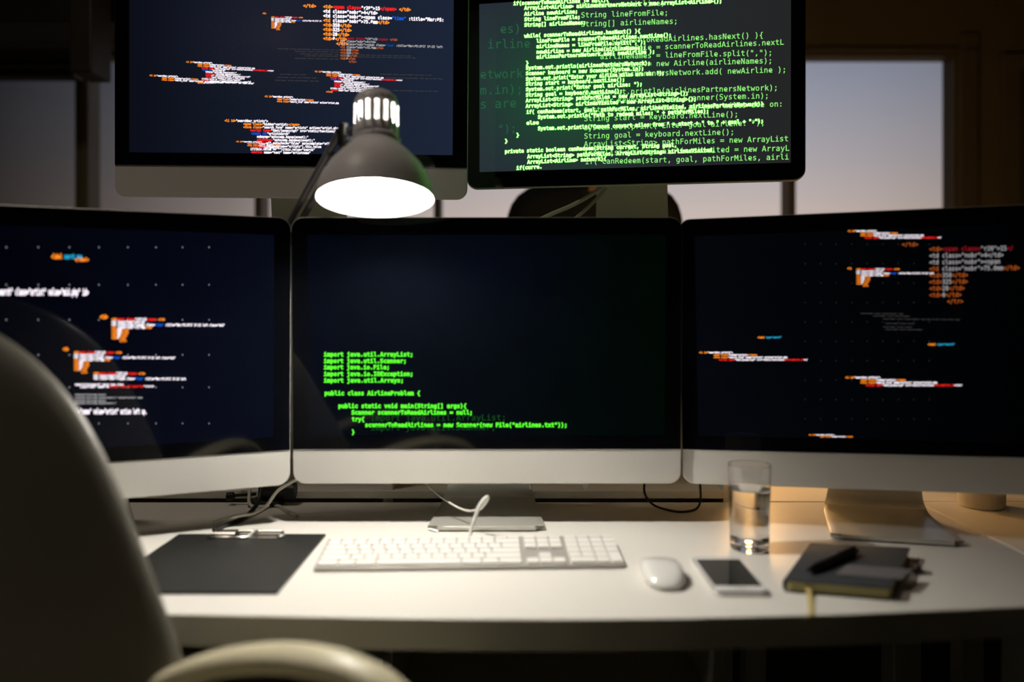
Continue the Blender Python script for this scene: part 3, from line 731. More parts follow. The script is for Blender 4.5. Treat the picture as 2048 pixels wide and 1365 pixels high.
# raised dark venetian blind over the left panes
bl = empty('venetian_blind', (-2.2, 2.98, 1.962))
tag(bl, 'dark venetian blind pulled up over the window at the far left', 'blind')
MB().box((-.75, -.05, .28), (.585, .05, .335)).build('head_rail', M_darkwood, bl, bevel=.003)
sb = MB()
for i in range(11):
    z = .045 + i*.020
    sb.box((-.74, -.03 + (i % 2)*.006, z), (.575, .03, z + .013))
sb.build('slats', M_darkwood, bl)
MB().box((-.75, -.035, .0), (.585, .035, .03)).build('bottom_rail', M_darkwood, bl, bevel=.003)

# ================================================================== desk and shelving
DZ = .74
front = [(-1.45, .985), (-1.0, .968), (-.6, .955), (-.415, .948), (-.2, .938), (-.05, .933), (.08, .932), (.2, .935), (.4, .948), (.623, .972), (.757, .990)]
outl = front + [(.757, 1.500), (-1.45, 1.500)]
desk = empty('desk', (-.35, 1.22, 0))
tag(desk, 'long white desk with bowed front edge carrying the three lower monitors', 'desk')
t = MB(); dx = Vector((.35, -1.22, 0))
t.rings([[(x + .35, y - 1.22, z) for x, y in outl] for z in (DZ - .038, DZ)])
t.build('desktop', M_desk, desk, bevel=.002)
for x, y in ((-1.38, 1.06), (-1.38, 1.44), (.70, 1.08), (.70, 1.44)):
    MB().box((x + .35 - .025, y - 1.22 - .025, 0), (x + .35 + .025, y - 1.22 + .025, DZ - .038)).build('leg', M_shelf, desk, bevel=.003)
MB().box((-1.355 + .35, 1.43 - 1.22, DZ - .14), (.675 + .35, 1.45 - 1.22, DZ - .038)).build('rear_rail', M_shelf, desk, bevel=.002)

su = empty('shelving_unit', (-.5, 1.68, 0))
tag(su, 'low pale shelving unit standing behind the desk, holding the two upper monitors', 'shelf')
def sbx(name, x0, x1, y0, y1, z0, z1):
    return MB().box((x0 + .5, y0 - 1.68, z0), (x1 + .5, y1 - 1.68, z1)).build(name, M_shelf, su, bevel=.0015)
sbx('top_board', -1.40, .62, 1.425, 1.86, 1.219, 1.237)
sbx('board', -1.38, .40, 1.511, 1.84, .7435, .7590)
sbx('board', -1.38, .40, 1.511, 1.84, .30, .318)
for x in (-1.398, -.836, -.2445, .40):
    sbx('upright', x, x + .018, 1.515, 1.858, 0, 1.219)
sbx('back_panel', -1.38, .40, 1.84, 1.848, .02, 1.219)

rd = empty('rear_table', (1.0, 1.88, 0))
tag(rd, 'pale table butted against the back of the desk, lit orange behind the right monitor', 'table')
MB().box((.424 - 1.0, 1.508 - 1.88, DZ - .03), (1.7 - 1.0, 2.25 - 1.88, DZ)).build('tabletop', M_desk, rd, bevel=.0015)
for x, y in ((.47, 2.2), (1.65, 2.2), (1.65, 1.56), (.47, 1.56)):
    MB().box((x - 1.02, y - 1.90, 0), (x - .98, y - 1.86, DZ - .03)).build('leg', M_shelf, rd, bevel=.002)
sd = empty('side_table', (1.2, 1.2, 0))
tag(sd, 'pale side table meeting the right end of the desk along a thin seam', 'table')
MB().box((.7605 - 1.2, .92 - 1.2, DZ - .03), (1.7 - 1.2, 1.505 - 1.2, DZ)).build('tabletop', M_desk, sd, bevel=.0015)
for x, y in ((.83, .97), (1.65, .97), (1.65, 1.46), (.83, 1.46)):
    MB().box((x - 1.22, y - 1.22, 0), (x - 1.18, y - 1.18, DZ - .03)).build('leg', M_shelf, sd, bevel=.002)

# ================================================================== displays
S_dark = screen_mat('panel_centre', lin(2, 4, 12), lin(0, 5, 1), (.0, .36, .30, .22, lin(4, 7, 17)))  # spot paints the lamp's bluish haze into the upper screen's emission
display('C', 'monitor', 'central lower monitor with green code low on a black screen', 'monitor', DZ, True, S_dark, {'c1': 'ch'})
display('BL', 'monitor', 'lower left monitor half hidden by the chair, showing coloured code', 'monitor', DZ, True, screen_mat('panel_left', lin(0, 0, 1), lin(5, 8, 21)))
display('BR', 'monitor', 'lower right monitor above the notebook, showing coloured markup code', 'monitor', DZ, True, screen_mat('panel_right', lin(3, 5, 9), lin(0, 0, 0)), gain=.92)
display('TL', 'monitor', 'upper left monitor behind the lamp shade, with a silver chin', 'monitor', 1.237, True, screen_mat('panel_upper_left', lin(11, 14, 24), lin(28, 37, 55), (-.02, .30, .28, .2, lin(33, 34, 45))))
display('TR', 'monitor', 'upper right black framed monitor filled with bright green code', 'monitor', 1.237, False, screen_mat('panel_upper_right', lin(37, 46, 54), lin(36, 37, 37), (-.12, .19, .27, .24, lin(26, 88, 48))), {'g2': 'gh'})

# ================================================================== desk lamp
lamp = empty('desk_lamp', (-.4535, 1.488, DZ))
tag(lamp, 'grey metal desk lamp, lit, its slotted shade hanging over the centre monitor', 'lamp')
L0 = Vector((-.4535, 1.488, DZ))
TILT = Matrix.Translation(Vector((-.1995, 1.17, 1.2635)) - L0) @ Euler((R(-11.5), R(-1.5), 0)).to_matrix().to_4x4()
M_shade = mat('lamp_shade_paint', (.80, .78, .80), .42, 0, .45)
M_lampdark = mat('lamp_arm_paint', (.14, .135, .15), .4, 0, .5)
prof = [(.0855, -.001), (.085, .001), (.0826, .017), (.0764, .034), (.067, .051), (.052, .068), (.043, .077), (.037, .083), (.0345, .0895)]
bell = MB(); NL = 84
bell.lathe(prof, NL, cap0=False, cap1=False)
# slotted neck: each cell of the cylinder carries one stadium-shaped hole
rN = .0338; za, zb = .0895, .146; NS = 16
def cyl(a, z): return (rN*math.cos(a), rN*math.sin(a), z)
for k in range(NS):
    a0 = 2*PI*(k + .5)/NS + PI/2; hw = PI/NS
    w = .0033; h = .0120; cz = .1255
    inner = []
    for j in range(24):
        t_ = 2*PI*j/24
        cx = w*math.cos(t_); cy = (h if math.sin(t_) > 0 else -h) + w*math.sin(t_)
        if abs(math.sin(t_)) < 1e-6: cy = 0
        inner.append((cx, cy))
    outer = []
    for (cx, cy) in inner:
        # same direction, pushed to the cell's edge
        sx = hw*rN / max(1e-6, abs(cx)); sy = (zb - cz if cy > 0 else cz - za) / max(1e-6, abs(cy))
        s_ = min(sx, sy); outer.append((cx*s_, cy*s_))
    def snap(pts):
        # corners of the cell must be vertices
        cs = [(hw*rN, zb - cz), (-hw*rN, zb - cz), (-hw*rN, za - cz), (hw*rN, za - cz)]
        for c in cs:
            i = min(range(len(pts)), key=lambda q: (pts[q][0]-c[0])**2 + (pts[q][1]-c[1])**2); pts[i] = c
        return pts
    outer = snap(outer)
    vs = [cyl(a0 + x/rN, cz + y) for x, y in inner] + [cyl(a0 + x/rN, cz + y) for x, y in outer]
    bell.add(vs, [(j, (j+1) % 24, 24 + (j+1) % 24, 24 + j) for j in range(24)])
bell.lathe([(rN, .146), (.0325, .1525), (.029, .159), (.0235, .164), (.016, .167), (.008, .1683), (.0, .1685)], NL, cap0=False, cap1=False)
sh = bell.build('shade', M_shade, lamp, smooth=60, solid=.0011, soff=-1)
sh.matrix_local = TILT
bm_ = bmesh.new(); bm_.from_mesh(sh.data); bmesh.ops.remove_doubles(bm_, verts=bm_.verts, dist=.0004); bmesh.ops.recalc_face_normals(bm_, faces=bm_.faces); bm_.to_mesh(sh.data); bm_.free()
M_in = mat('shade_inner_white', (.9, .9, .88), .6)
inn = MB().lathe([(.0842, .0005), (.0815, .017), (.0752, .034), (.0658, .051), (.0508, .068), (.0418, .077), (.036, .083)], 64, cap0=False, cap1=False).build('inner_reflector', M_in, lamp, smooth=180)
inn.matrix_local = TILT
col = MB().lathe([(.0352, .086), (.0362, .088), (.0362, .091), (.0352, .093)], 48, cap0=False, cap1=False).build('collar', M_shade, lamp, smooth=40)
col.matrix_local = TILT
bu = MB().lathe([(.0, .033), (.010, .034), (.019, .040), (.0245, .050), (.0255, .060), (.022, .073), (.015, .088), (.0125, .098), (0, .099)], 32, cap0=False, cap1=False).build('bulb', emis('bulb_glow', LAMP_COLOR, LAMP_STRENGTH), lamp, weld=True, smooth=180)
bu.matrix_local = TILT
bu['label'] = 'glowing white bulb'
so = MB().lathe([(.0150, .0995), (.0170, .104), (.0170, .15), (.010, .162)], 24).build('socket', M_white, lamp, smooth=50)
so.matrix_local = TILT
J = Vector((-0.2565, 1.225, 1.3705)) - L0
E_ = Vector((-.545, 1.595, 1.075)) - L0
B_ = Vector((0, 0, .075))
jm = MB()
jm.tube([J + Vector((-.001, .0, .016)), J + Vector((-.004, .002, -.018))], .0075, 14)
jm.tube([J + Vector((-.012, 0, .004)), J + Vector((.018, 0, .006))], .005, 12)
jm.build('shade_joint', M_black, lamp, smooth=40)
am = MB()
d = (E_ - J).normalized(); side = d.cross(Vector((0, 1, 0))).normalized() * .0085
am.tube([J + side, E_ + side], .0055, 10); am.tube([J - side, E_ - side], .0055, 10)
am.tube([J + d*.05 + side*1.2, J + d*.05 - side*1.2], .006, 10)
am.build('upper_arm', M_lampdark, lamp, smooth=40)
lm = MB(); d = (E_ - B_).normalized(); side = d.cross(Vector((0, 1, 0))).normalized() * .0085
lm.tube([B_ + side, E_ + side], .0045, 10); lm.tube([B_ - side, E_ - side], .0045, 10)
lm.build('lower_arm', M_lampdark, lamp, smooth=40)
MB().tube([E_ + Vector((0, -.018, 0)), E_ + Vector((0, .018, 0))], .017, 18).build('elbow', M_lampdark, lamp, smooth=40)
cm = MB()
cm.tube([(0, 0, 0.0), (0, 0, .078)], .011, 16)
cm.box((-.028, -.030, .0), (.028, .013, .010))
cm.tube([(-.012, -.005, .028), (.052, -.005, .024)], [.017, .0165], 18)
cm.build('clamp', M_black, lamp, smooth=40, bevel=.001)
MB().tube([(-.072, -.012, .016), (-.060, -.012, .017)], .0075, 14).tube([(-.058, -.012, .018), (-.02, -.008, .02)], .003, 8).build('clamp_knob', M_black, lamp, smooth=40)

# globe lamp on the rear table, behind the right monitor
gl_ = empty('globe_lamp', (.565, 1.86, DZ))
tag(gl_, 'small warm glowing globe lamp on the rear table behind the right monitor', 'lamp')
MB().lathe([(.0, 0), (.055, 0), (.055, .010), (.02, .016), (.009, .024), (.008, .16), (.022, .175), (.024, .192), (.0, .192)], 32, cap0=False, cap1=False).build('base', M_clip, gl_, smooth=40)
MB().lathe([(.052*math.sin(PI*i/16), .24 - .052*math.cos(PI*i/16)) for i in range(17)], 32, cap0=False, cap1=False).build('globe', emis('globe_glow', GLOBE_COLOR, GLOBE_STRENGTH), gl_, smooth=180)

# pale round pot on the side table
po = MB().lathe([(.0, 0), (.036, 0), (.039, .003), (.041, .075), (.0425, .08), (.040, .08), (.038, .006), (.0, .006)], 40, cap0=False, cap1=False).build('round_pot', mat('pot_glaze', (.55, .52, .45), .5), None, smooth=40)
po.location = (.862, 1.47, DZ)
tag(po, 'pale round pot standing on the side table behind the lower right monitor', 'pot')

# ================================================================== keyboard
kb = empty('keyboard', (-.2735, 1.099, DZ), (0, 0, R(2.1)))
tag(kb, 'white keyed aluminium keyboard lying in front of the central monitor', 'keyboard')
Wk, Dk = .4305, .1145
TK = Matrix.Rotation(R(4.2), 4, 'X')
p = MB()
o_ = rrect(0, 0, Wk, Dk, .003, 4)
p.rings([[(x, y, z + (0 if z < .001 else 0)) for x, y in o_] for z in (0.0, .0035)], M=Matrix.Translation((0, 0, .0022)) @ TK)
p.build('base_plate', mat('keyboard_aluminium', (.50, .48, .44), .4, .4), kb, bevel=.0006)
MB().tube([(.03, Dk - .012, .0052), (Wk - .03, Dk - .012, .0052)], .0050, 12).build('foot_bar', M_white, kb, smooth=40)
U = .01905; ky0 = .0055
rowy = [ky0 + U*i for i in range(5)]
rows_ = [([1.5, 1.25, 1.5, 6.25, 1.5, 1.25, 1.75], 0), ([2.25] + [1]*10 + [2.75], 1), ([1.75] + [1]*11 + [2.25], 2), ([1.5] + [1]*13 + [.5 + 0.0], 3), ([1]*13 + [2], 4), ([1]*15, 5)]
rows_[3] = ([1.5] + [1]*12 + [1.5], 3)
keys = []
for ws, ri in rows_:
    x = .0032
    for w in ws:
        keys.append((x, ri, w*U, 1)); x += w*U
nx = .0032 + 15*U + .25*U; pxx = nx + 3*U + .25*U
for c in range(3):
    keys.append((nx + c*U, 0, U, 1)); keys.append((nx + c*U, 3, U, 1)); keys.append((nx + c*U, 4, U, 1)); keys.append((nx + c*U, 5, U, 1))
keys.append((nx + U, 1, U, 1))
keys.append((pxx, 0, 2*U, 1)); keys.append((pxx + 2*U, 0, U, 1)); keys.append((pxx + 3*U, 0, U, 2))
for r_ in (1, 2, 3, 4, 5):
    for c in range(4):
        if c == 3 and r_ == 1: continue
        keys.append((pxx + c*U, r_, U, 1))
keys.sort(key=lambda q: (q[1], q[0]))
kmesh = {}
def keymesh(w, h):
    k = (round(w, 5), round(h, 5))
    if k not in kmesh:
        mb = MB(); g_ = .0012
        a = rrect(g_, g_, w - g_, h - g_, .0018, 3); b = rrect(g_ + .0004, g_ + .0004, w - g_ - .0004, h - g_ - .0004, .0018, 3)
        mb.rings([[(x, y, 0) for x, y in a], [(x, y, .0022) for x, y in a], [(x, y, .0027) for x, y in b]])
        ob = mb.build('key', M_key); kmesh[k] = ob.data; bpy.data.objects.remove(ob)
    return kmesh[k]
far = MB(); nk = 0
for (x, r_, w, hh) in keys:
    y = ky0 + U*r_; h = U*hh
    if r_ == 5: h = .0100
    Mk = Matrix.Translation((0, 0, .0022)) @ TK @ Matrix.Translation((x, y, .0035))
    if nk < 100:
        o = bpy.data.objects.new('key', keymesh(w, h)); COL.objects.link(o); o.parent = kb; o.matrix_local = Mk; nk += 1
    else:
        me = keymesh(w, h); far.add([v.co[:] for v in me.vertices], [tuple(q.vertices) for q in me.polygons], 0, Mk)
fo = far.build('function_keys', M_key, kb); fo['kind'] = 'stuff'

# its white lead
cb = empty('keyboard_cable', (-.06, 1.225, DZ))
def rel(pts, o): return [Vector(q) - Vector(o) for q in pts]
cpts = [(-.0655, 1.212, .7475), (-.0655, 1.222, .7485), (-.0635, 1.232, .760), (-.058, 1.236, .776), (-.051, 1.240, .796), (-.0435, 1.245, .8055), (-.0385, 1.252, .8075), (-.0395, 1.262, .801), (-.045, 1.272, .791), (-.054, 1.283, .781),
        (-.075, 1.31, .772), (-.105, 1.35, .775), (-.14, 1.40, .786), (-.165, 1.425, .808), (-.168, 1.43, .85), (-.15, 1.425, .90)]
bpy.data.objects.remove(cb)
cbo = MB().tube(catmull(cpts, 6), [.0030]*54 + [.0016]*(len(catmull(cpts, 6)) - 54), 10).build('keyboard_cable', mat('white_cable', (.78, .77, .72), .4), None, smooth=180)
tag(cbo, 'white lead arching up from the back of the keyboard', 'cable')

# ================================================================== mouse
mo = empty('mouse', (.2015, 1.078, DZ), (0, 0, R(-1)))
tag(mo, 'glossy white wireless mouse right of the keyboard', 'mouse')
mb = MB(); n = 40; rings_ = []
def mouse_out(k):
    o = []
    for j in range(n):
        a = 2*PI*j/n; c, s_ = math.cos(a), math.sin(a)
        o.append((.0285*k*math.copysign(abs(c)**.8, c), .0565*k*math.copysign(abs(s_)**.85, s_)))
    return o
def dome(y): return .0065 + .0140*max(0, 1 - (y/.062)**2)
for k, zf in ((.90, 0), (.985, .12), (1.0, .30), (.985, .50), (.93, .72), (.82, .87), (.6, .96), (.3, .995), (.02, 1.0)):
    rings_.append([(x, y, .002 + dome(y)*zf) for x, y in mouse_out(k)])
mb.rings(rings_)
mb.build('shell', mat('mouse_white', (.86, .85, .82), .12, 0, .5, coat=.5), mo, smooth=180)
MB().rings([[(x, y, z) for x, y in mouse_out(.86)] for z in (0, .0045)]).build('base', M_alu, mo, smooth=40)

# ================================================================== phone
ph = empty('smartphone', (.2905, 1.0765, DZ), (0, 0, R(-.5)))
tag(ph, 'white and silver smartphone lying face up between mouse and notebook', 'phone')
po_ = rrect(-.0345, -.0715, .0345, .0715, .009, 8)
def ins(o, k): return [(x*(1-k/.0345), y*(1-k/.0715)) for x, y in o]
MB().rings([[(x, y, z) for x, y in ins(po_, i)] for i, z in ((.0012, 0), (.0002, .0012), (0, .0035), (.0002, .0058), (.0012, .0068))]).build('body', mat('phone_silver', (.80, .79, .78), .22, .75), ph, smooth=50)
MB().rings([[(x, y, z) for x, y in ins(po_, .0016)] for z in (.0066, .00715)]).build('front_glass', mat('phone_white_glass', (.78, .77, .76), .1, 0, .5), ph)
MB().box((-.0305, -.052, .00715), (.0305, .056, .0074)).build('screen', M_glass_black, ph)
MB().lathe([(.0055, .00716), (.0055, .0073), (.0046, .0073), (.0046, .00716)], 24, M=Matrix.Translation((0, -.0615, 0)), cap0=False, cap1=False).build('home_button', M_clip, ph, smooth=40)

# ================================================================== glass of water
gx, gy = .3585, 1.208
M_gl = mat('clear_glass', (1, 1, 1), 0.0, 0, .5, trans=1.0, ior=1.47)
M_wa = mat('water', (.98, 1, 1), 0.0, 0, .5, trans=1.0, ior=1.33)
tu = MB().lathe([(0, .0005), (.0265, .0005), (.0282, .002), (.0287, .012), (.0297, .06), (.0318, .1270), (.0313, .1280), (.0304, .1272), (.0283, .06), (.0272, .014), (.024, .0115), (0, .0108)], 64, cap0=False, cap1=False).build('drinking_glass', M_gl, None, weld=True, smooth=18)
tu.location = (gx, gy, DZ)
tag(tu, 'tall clear drinking glass standing on the desk before the right monitor', 'glass')
wa = MB().lathe([(0, .0109), (.0241, .0116), (.02725, .0141), (.02835, .06), (.02935, .0905), (.0296, .0922), (.0288, .0916), (0, .0914)], 64, cap0=False, cap1=False).build('water', M_wa, None, weld=True, smooth=18)
wa.location = (gx, gy, DZ)
tag(wa, 'clear water filling three quarters of the drinking glass', 'water', kind='stuff')
for o in (tu, wa):
    try: o.cycles.is_caustics_caster = True
    except Exception: pass

# ================================================================== notebook
nb = empty('notebook', (.46, 1.08, DZ))
tag(nb, 'closed dark grey notebook with cream pages near the right end of the desk', 'notebook')
n0 = Vector((.46, 1.08))
A_ = Vector((.3465, 1.022)) - n0; B2 = Vector((.469, .990)) - n0; C_ = Vector((.578, 1.160)) - n0; D_ = Vector((.441, 1.183)) - n0   # front-left, front-right, rear-right, rear-left
def quadr(k, r=.006, n=4):
    pts = [A_*k, B2*k, C_*k, D_*k]; out = []
    for i, q in enumerate(pts):
        a = (pts[i-1] - q).normalized(); b = (pts[(i+1) % 4] - q).normalized()
        for j in range(n + 1):
            t = j/n
            out.append(tuple((q + a*r)*(1-t)**2 + q*2*t*(1-t) + (q + b*r)*t*t))
    return out
MB().rings([[(x, y, z) for x, y in quadr(1.0)] for z in (.0002, .0018)]).build('back_cover', M_note, nb, bevel=.0005)
MB().rings([[(x, y, z) for x, y in quadr(1.0)] for z in (.0142, .0160)]).build('front_cover', M_note, nb, bevel=.0005)
MB().rings([[(x, y, z) for x, y in quadr(.965)] for z in (.0018, .0142)]).build('pages', M_pages, nb)
sp = MB(); rs = []
for i in range(9):
    f = i/8; q = A_.lerp(D_, f*.94 + .03); nrm = Vector((-(D_-A_).y, (D_-A_).x)).normalized()
    rs.append([(q.x + nrm.x*(.0030*math.cos(t_)-.001), q.y + nrm.y*(.0030*math.cos(t_)-.001), .0081 + .0078*math.sin(t_)) for t_ in [2*PI*j/12 for j in range(12)]])
sp.rings(rs).build('spine', M_note, nb, smooth=50)
# ribbon marker running over the desk edge, a red one at the back, elastic pen loop
rb = [(-.083, -.045, .0095), (-.0845, -.062, .0085), (-.088, -.080, .003), (-.096, -.105, .0012), (-.106, -.1325, .0010), (-.1085, -.1362, -.0015), (-.1092, -.1366, -.006), (-.1095, -.1366, -.0095)]
rbn = MB(); pts = catmull(rb, 5)
rbn.rings([[(q.x - .0033, q.y, q.z), (q.x + .0033, q.y, q.z), (q.x + .0033, q.y - .0006, q.z + .0005), (q.x - .0033, q.y - .0006, q.z + .0005)] for q in pts])
rbn.build('ribbon_marker', mat('ribbon_yellow', (.62, .50, .20), .6), nb)['label'] = 'yellow ribbon marker hanging over the desk edge'
MB().tube(catmull([(.100, .052, .009), (.113, .058, .006), (.122, .068, .0015), (.128, .077, .0012)], 5), .0012, 8).build('ribbon_marker', mat('ribbon_red', (.55, .10, .04), .6), nb)['label'] = 'thin red ribbon marker'
lp = MB(); rs = []
for i in range(17):
    a = -PI/2 + PI*i/16
    rs.append([(.0900 + .009*math.cos(a) + dx_, .020 + dy_, .0082 + .0072*math.sin(a)) for dx_, dy_ in ((-.003, -.012), (.004, .010), (.0048, .010), (-.0022, -.012))])
lp.rings(rs).build('pen_loop', M_black, nb)
# pen on the cover
pa = Vector((.384, 1.040, DZ + .016)); pb = Vector((.486, 1.128, DZ + .016))
pd = (pb - pa); plen = pd.length; pd.normalize()
pen = empty('ballpoint_pen', tuple(pa), (0, 0, math.atan2(pd.y, pd.x)))
tag(pen, 'thick black pen lying across the notebook cover', 'pen')
RX = Matrix.Translation((0, 0, .0062)) @ Matrix.Rotation(R(90), 4, 'Y')
MB().lathe([(.0, 0), (.0022, .001), (.0042, .010), (.0058, .022), (.0061, .06), (.0061, plen - .012), (.0055, plen - .006), (.0035, plen), (0, plen)], 24, M=RX, cap0=False, cap1=False).build('barrel', M_black, pen, smooth=50)
MB().box((plen - .052, -.0015, .0125), (plen - .006, .0015, .0137)).box((plen - .010, -.0015, .0115), (plen - .006, .0015, .0137)).build('clip', M_black, pen, bevel=.0004)
# translucent note slip
slm = MB()
base_z = DZ + .0164
q4 = [(0.4221, 1.0423), (0.4527, 1.0811), (0.5315, 1.0603), (0.4971, 1.021)]
o0 = Vector((.47, 1.07, base_z))
slm.rings([[(x - o0.x, y - o0.y, z) for x, y in q4] for z in (0, .0004)])
sl = slm.build('paper_slip', mat('grey_paper', (.16, .145, .155), .6), None)
sl.location = o0
tag(sl, 'small greyish paper slip lying on the notebook and sticking out right', 'paper')

# ================================================================== clipboard
cl = empty('clipboard', (-.415, 1.145, DZ))
tag(cl, 'black clipboard with a chrome clip lying left of the keyboard', 'clipboard')
MB().rings([[(x, y, z) for x, y in rrect(-.1165, -.1325, .118, .1315, .002, 4)] for z in (.0003, .0033)]).build('board', M_clipboard, cl, bevel=.0006)
c_ = MB()
c_.box((-.053, .105, .0033), (.052, .133, .0045))
c_.rings([[(x, .120 + .012*math.cos(a), .0045 + .0075*max(0, math.sin(a)) + .001) for a in [PI*j/10 for j in range(11)]] for x in (-.051, -.020)], closed=False, cap0=False, cap1=False)
c_.tube([(-.05, .126, .0080), (.05, .126, .0080)], .0036, 14)
c_.build('clip_base', M_clip, cl, smooth=40)
MB().tube([(-.058, .100, .0070), (-.044, .098, .0072), (.002, .101, .0062), (.006, .122, .0095), (.012, .124, .0100)], .0022, 10, flat=1.0).tube([(.052, .120, .0090), (.056, .108, .0062), (.049, .102, .0055)], .003, 10).build('clip_wire', M_clip, cl, smooth=180)

# ================================================================== leads
def lead(name, label, pts, r, m, k=8):
    o = MB().tube(catmull(pts, k), r, 10).build(name, m, None, smooth=180)
    tag(o, label, 'cable'); return o
lead('power_cable', 'thin black cable looping down onto the desk between centre and right monitors',
     [(.235, 1.44, .93), (.238, 1.44, .86), (.2405, 1.452, .795), (.243, 1.462, .764), (.257, 1.445, .7475), (.285, 1.425, .7425), (.308, 1.42, .7425), (.330, 1.43, .7455), (.3405, 1.445, .758), (.3405, 1.448, .785), (.335, 1.44, .84), (.33, 1.44, .92)], .0021, M_cable_black)
lead('monitor_cable', 'pale cable crossing beside the black lamp clamp between left and centre monitors',
     [(-.33, 1.41, .86), (-.352, 1.405, .818), (-.385, 1.40, .800), (-.4085, 1.395, .785), (-.425, 1.385, .762), (-.440, 1.365, .7535), (-.464, 1.345, .7535), (-.50, 1.335, .7445)], .0030, M_cable)
lead('monitor_cable', 'dark cable trailing from the lamp clamp toward the clipboard clip',
     [(-.452, 1.455, .80), (-.452, 1.44, .775), (-.452, 1.42, .757), (-.458, 1.38, .7450), (-.468, 1.34, .7445), (-.478, 1.315, .7445), (-.484, 1.298, .7440)], .0038, M_cable_black)
lead('monitor_cable', 'pale cable lying on the desk from the clamp towards the centre monitor foot',
     [(-.52, 1.50, .800), (-.49, 1.49, .776), (-.475, 1.455, .745), (-.43, 1.46, .7435), (-.40, 1.42, .7435), (-.372, 1.385, .7435)], .0030, M_cable)
lead('display_cable', 'upper of two pale cables running down from the upper right monitor stand',
     [(0.191, 1.6, 1.355), (0.172, 1.6, 1.34), (0.1248, 1.585, 1.311), (0.0697, 1.57, 1.2855), (0.0156, 1.56, 1.257), (-.02, 1.58, 1.2405), (-.06, 1.62, 1.2405)], .0042, M_cable)
lead('display_cable', 'lower of two pale cables running down from the upper right monitor stand',
     [(0.1903, 1.62, 1.348), (0.1736, 1.615, 1.3281), (0.1525, 1.605, 1.3066), (0.131, 1.6, 1.287), (0.101, 1.6, 1.259), (.07, 1.64, 1.2405), (.05, 1.70, 1.2405)], .0036, M_cable)
pg = MB(); q = Vector((0.1341, 1.47, 0.7813))
pg.rings([[(-.013, -.006, .02), (.015, -.006, .02), (.015, .006, .02), (-.013, .006, .02)], [(-.004, -.005, -.0145), (.001, -.005, -.0145), (.001, .005, -.0145), (-.004, .005, -.0145)]])
pgo = pg.build('cable_plug', M_white, None, bevel=.001); pgo.location = (q.x, q.y, q.z + .003)
tag(pgo, 'small white plug dangling below the central monitor, right of its foot', 'plug')
pc = lead('plug_cable', 'white lead of the dangling plug behind the central monitor', [(q.x + .001, q.y, q.z + .022), (q.x + .002, q.y + .002, q.z + .06), (q.x - .01, q.y + .004, q.z + .12), (.06, 1.43, q.z + .17)], .002, M_white)

# ================================================================== office chair in the foreground
ch = empty('office_chair', (-.513, .67, 0), (0, 0, R(-20.8)))
# local: +x forward, +y to the sitter's left
tag(ch, 'office chair with cream armrest and dark backrest in the left foreground', 'chair')
def back_pt(yy, z, th):
    f = z - .50
    return (-.50*f - .03*max(0, f - .42)**2 + .20*(abs(yy)/.235)**2 + th, yy, z)
bk = MB(); rgs = []
def back_outline(k, n=72):
    out = []
    cz_ = .80; hz = .334; hy = .235
    for j in range(n):
        a = 2*PI*j/n; c, s_ = math.cos(a), math.sin(a)
        up = s_ > 0
        out.append((k*hy*math.copysign(abs(c)**(.51 if up else .4), c), cz_ + (hz - .3*(1-k)*0)*k*math.copysign(abs(s_)**(.51 if up else .5), s_)))
    return out
for k, th in ((.05, -.052), (.5, -.051), (.76, -.047), (.88, -.039), (.965, -.022), (1.0, -.004), (.975, .014), (.90, .028), (.78, .036), (.5, .038), (.05, .036)):
    rgs.append([back_pt(y, z, th) for y, z in back_outline(k)])
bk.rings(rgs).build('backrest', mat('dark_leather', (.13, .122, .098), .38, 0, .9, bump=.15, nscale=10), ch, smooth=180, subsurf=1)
st_ = MB(); rgs = []
for k, z in ((.9, .46), (.985, .47), (1.0, .50), (.985, .53), (.9, .548), (.5, .556), (.05, .55)):
    rgs.append([(.20 + .25*k*math.copysign(abs(math.cos(a))**.55, math.cos(a)), .245*k*math.copysign(abs(math.sin(a))**.55, math.sin(a)), z) for a in [2*PI*j/48 for j in range(48)]])
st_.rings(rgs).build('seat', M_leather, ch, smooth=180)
ARM = [(.06, .70), (.12, .729), (.18, .748), (.245, .758), (.305, .755), (.352, .736), (.385, .69), (.39, .63), (.36, .56), (.27, .48)]
for s_ in (-1, 1):
    a_ = MB(); pts = catmull([(x, s_*.216, z) for i, (x, z) in enumerate(ARM)], 8)
    n = len(pts); rad = [.021 + .003*math.sin(PI*min(1, i/(n*.6))) for i in range(n)]
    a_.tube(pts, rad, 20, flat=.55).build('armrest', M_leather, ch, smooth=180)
MB().tube([(.19, -.24, .475), (.19, .24, .475)], .018, 12).build('arm_bracket', M_black, ch, smooth=40)
MB().tube([(.19, 0, .46), (.19, 0, .25)], .028, 20).tube([(.19, 0, .27), (.19, 0, .09)], .045, 20).build('gas_lift', M_clip, ch, smooth=40)
MB().box((-.06, -.035, .44), (.28, .035, .465)).tube([(-.05, 0, .452), (-.085, 0, .52), (-.10, 0, .62)], .02, 12).build('mechanism', M_black, ch, smooth=40)
bs = MB()
for i in range(5):
    a = 2*PI*i/5 + .3
    bs.tube([(.19, 0, .11), (.19 + .16*math.cos(a), .16*math.sin(a), .10), (.19 + .29*math.cos(a), .29*math.sin(a), .075)], [.03, .024, .016], 12)
bs.build('star_base', M_clip, ch, smooth=40)
for i in range(5):
    a = 2*PI*i/5 + .3; x, y = .19 + .29*math.cos(a), .29*math.sin(a)
    MB().tube([(x - .014, y, .029), (x + .014, y, .029)], .029, 18).tube([(x, y, .05), (x, y, .075)], .008, 8).build('caster', M_black, ch, smooth=40)

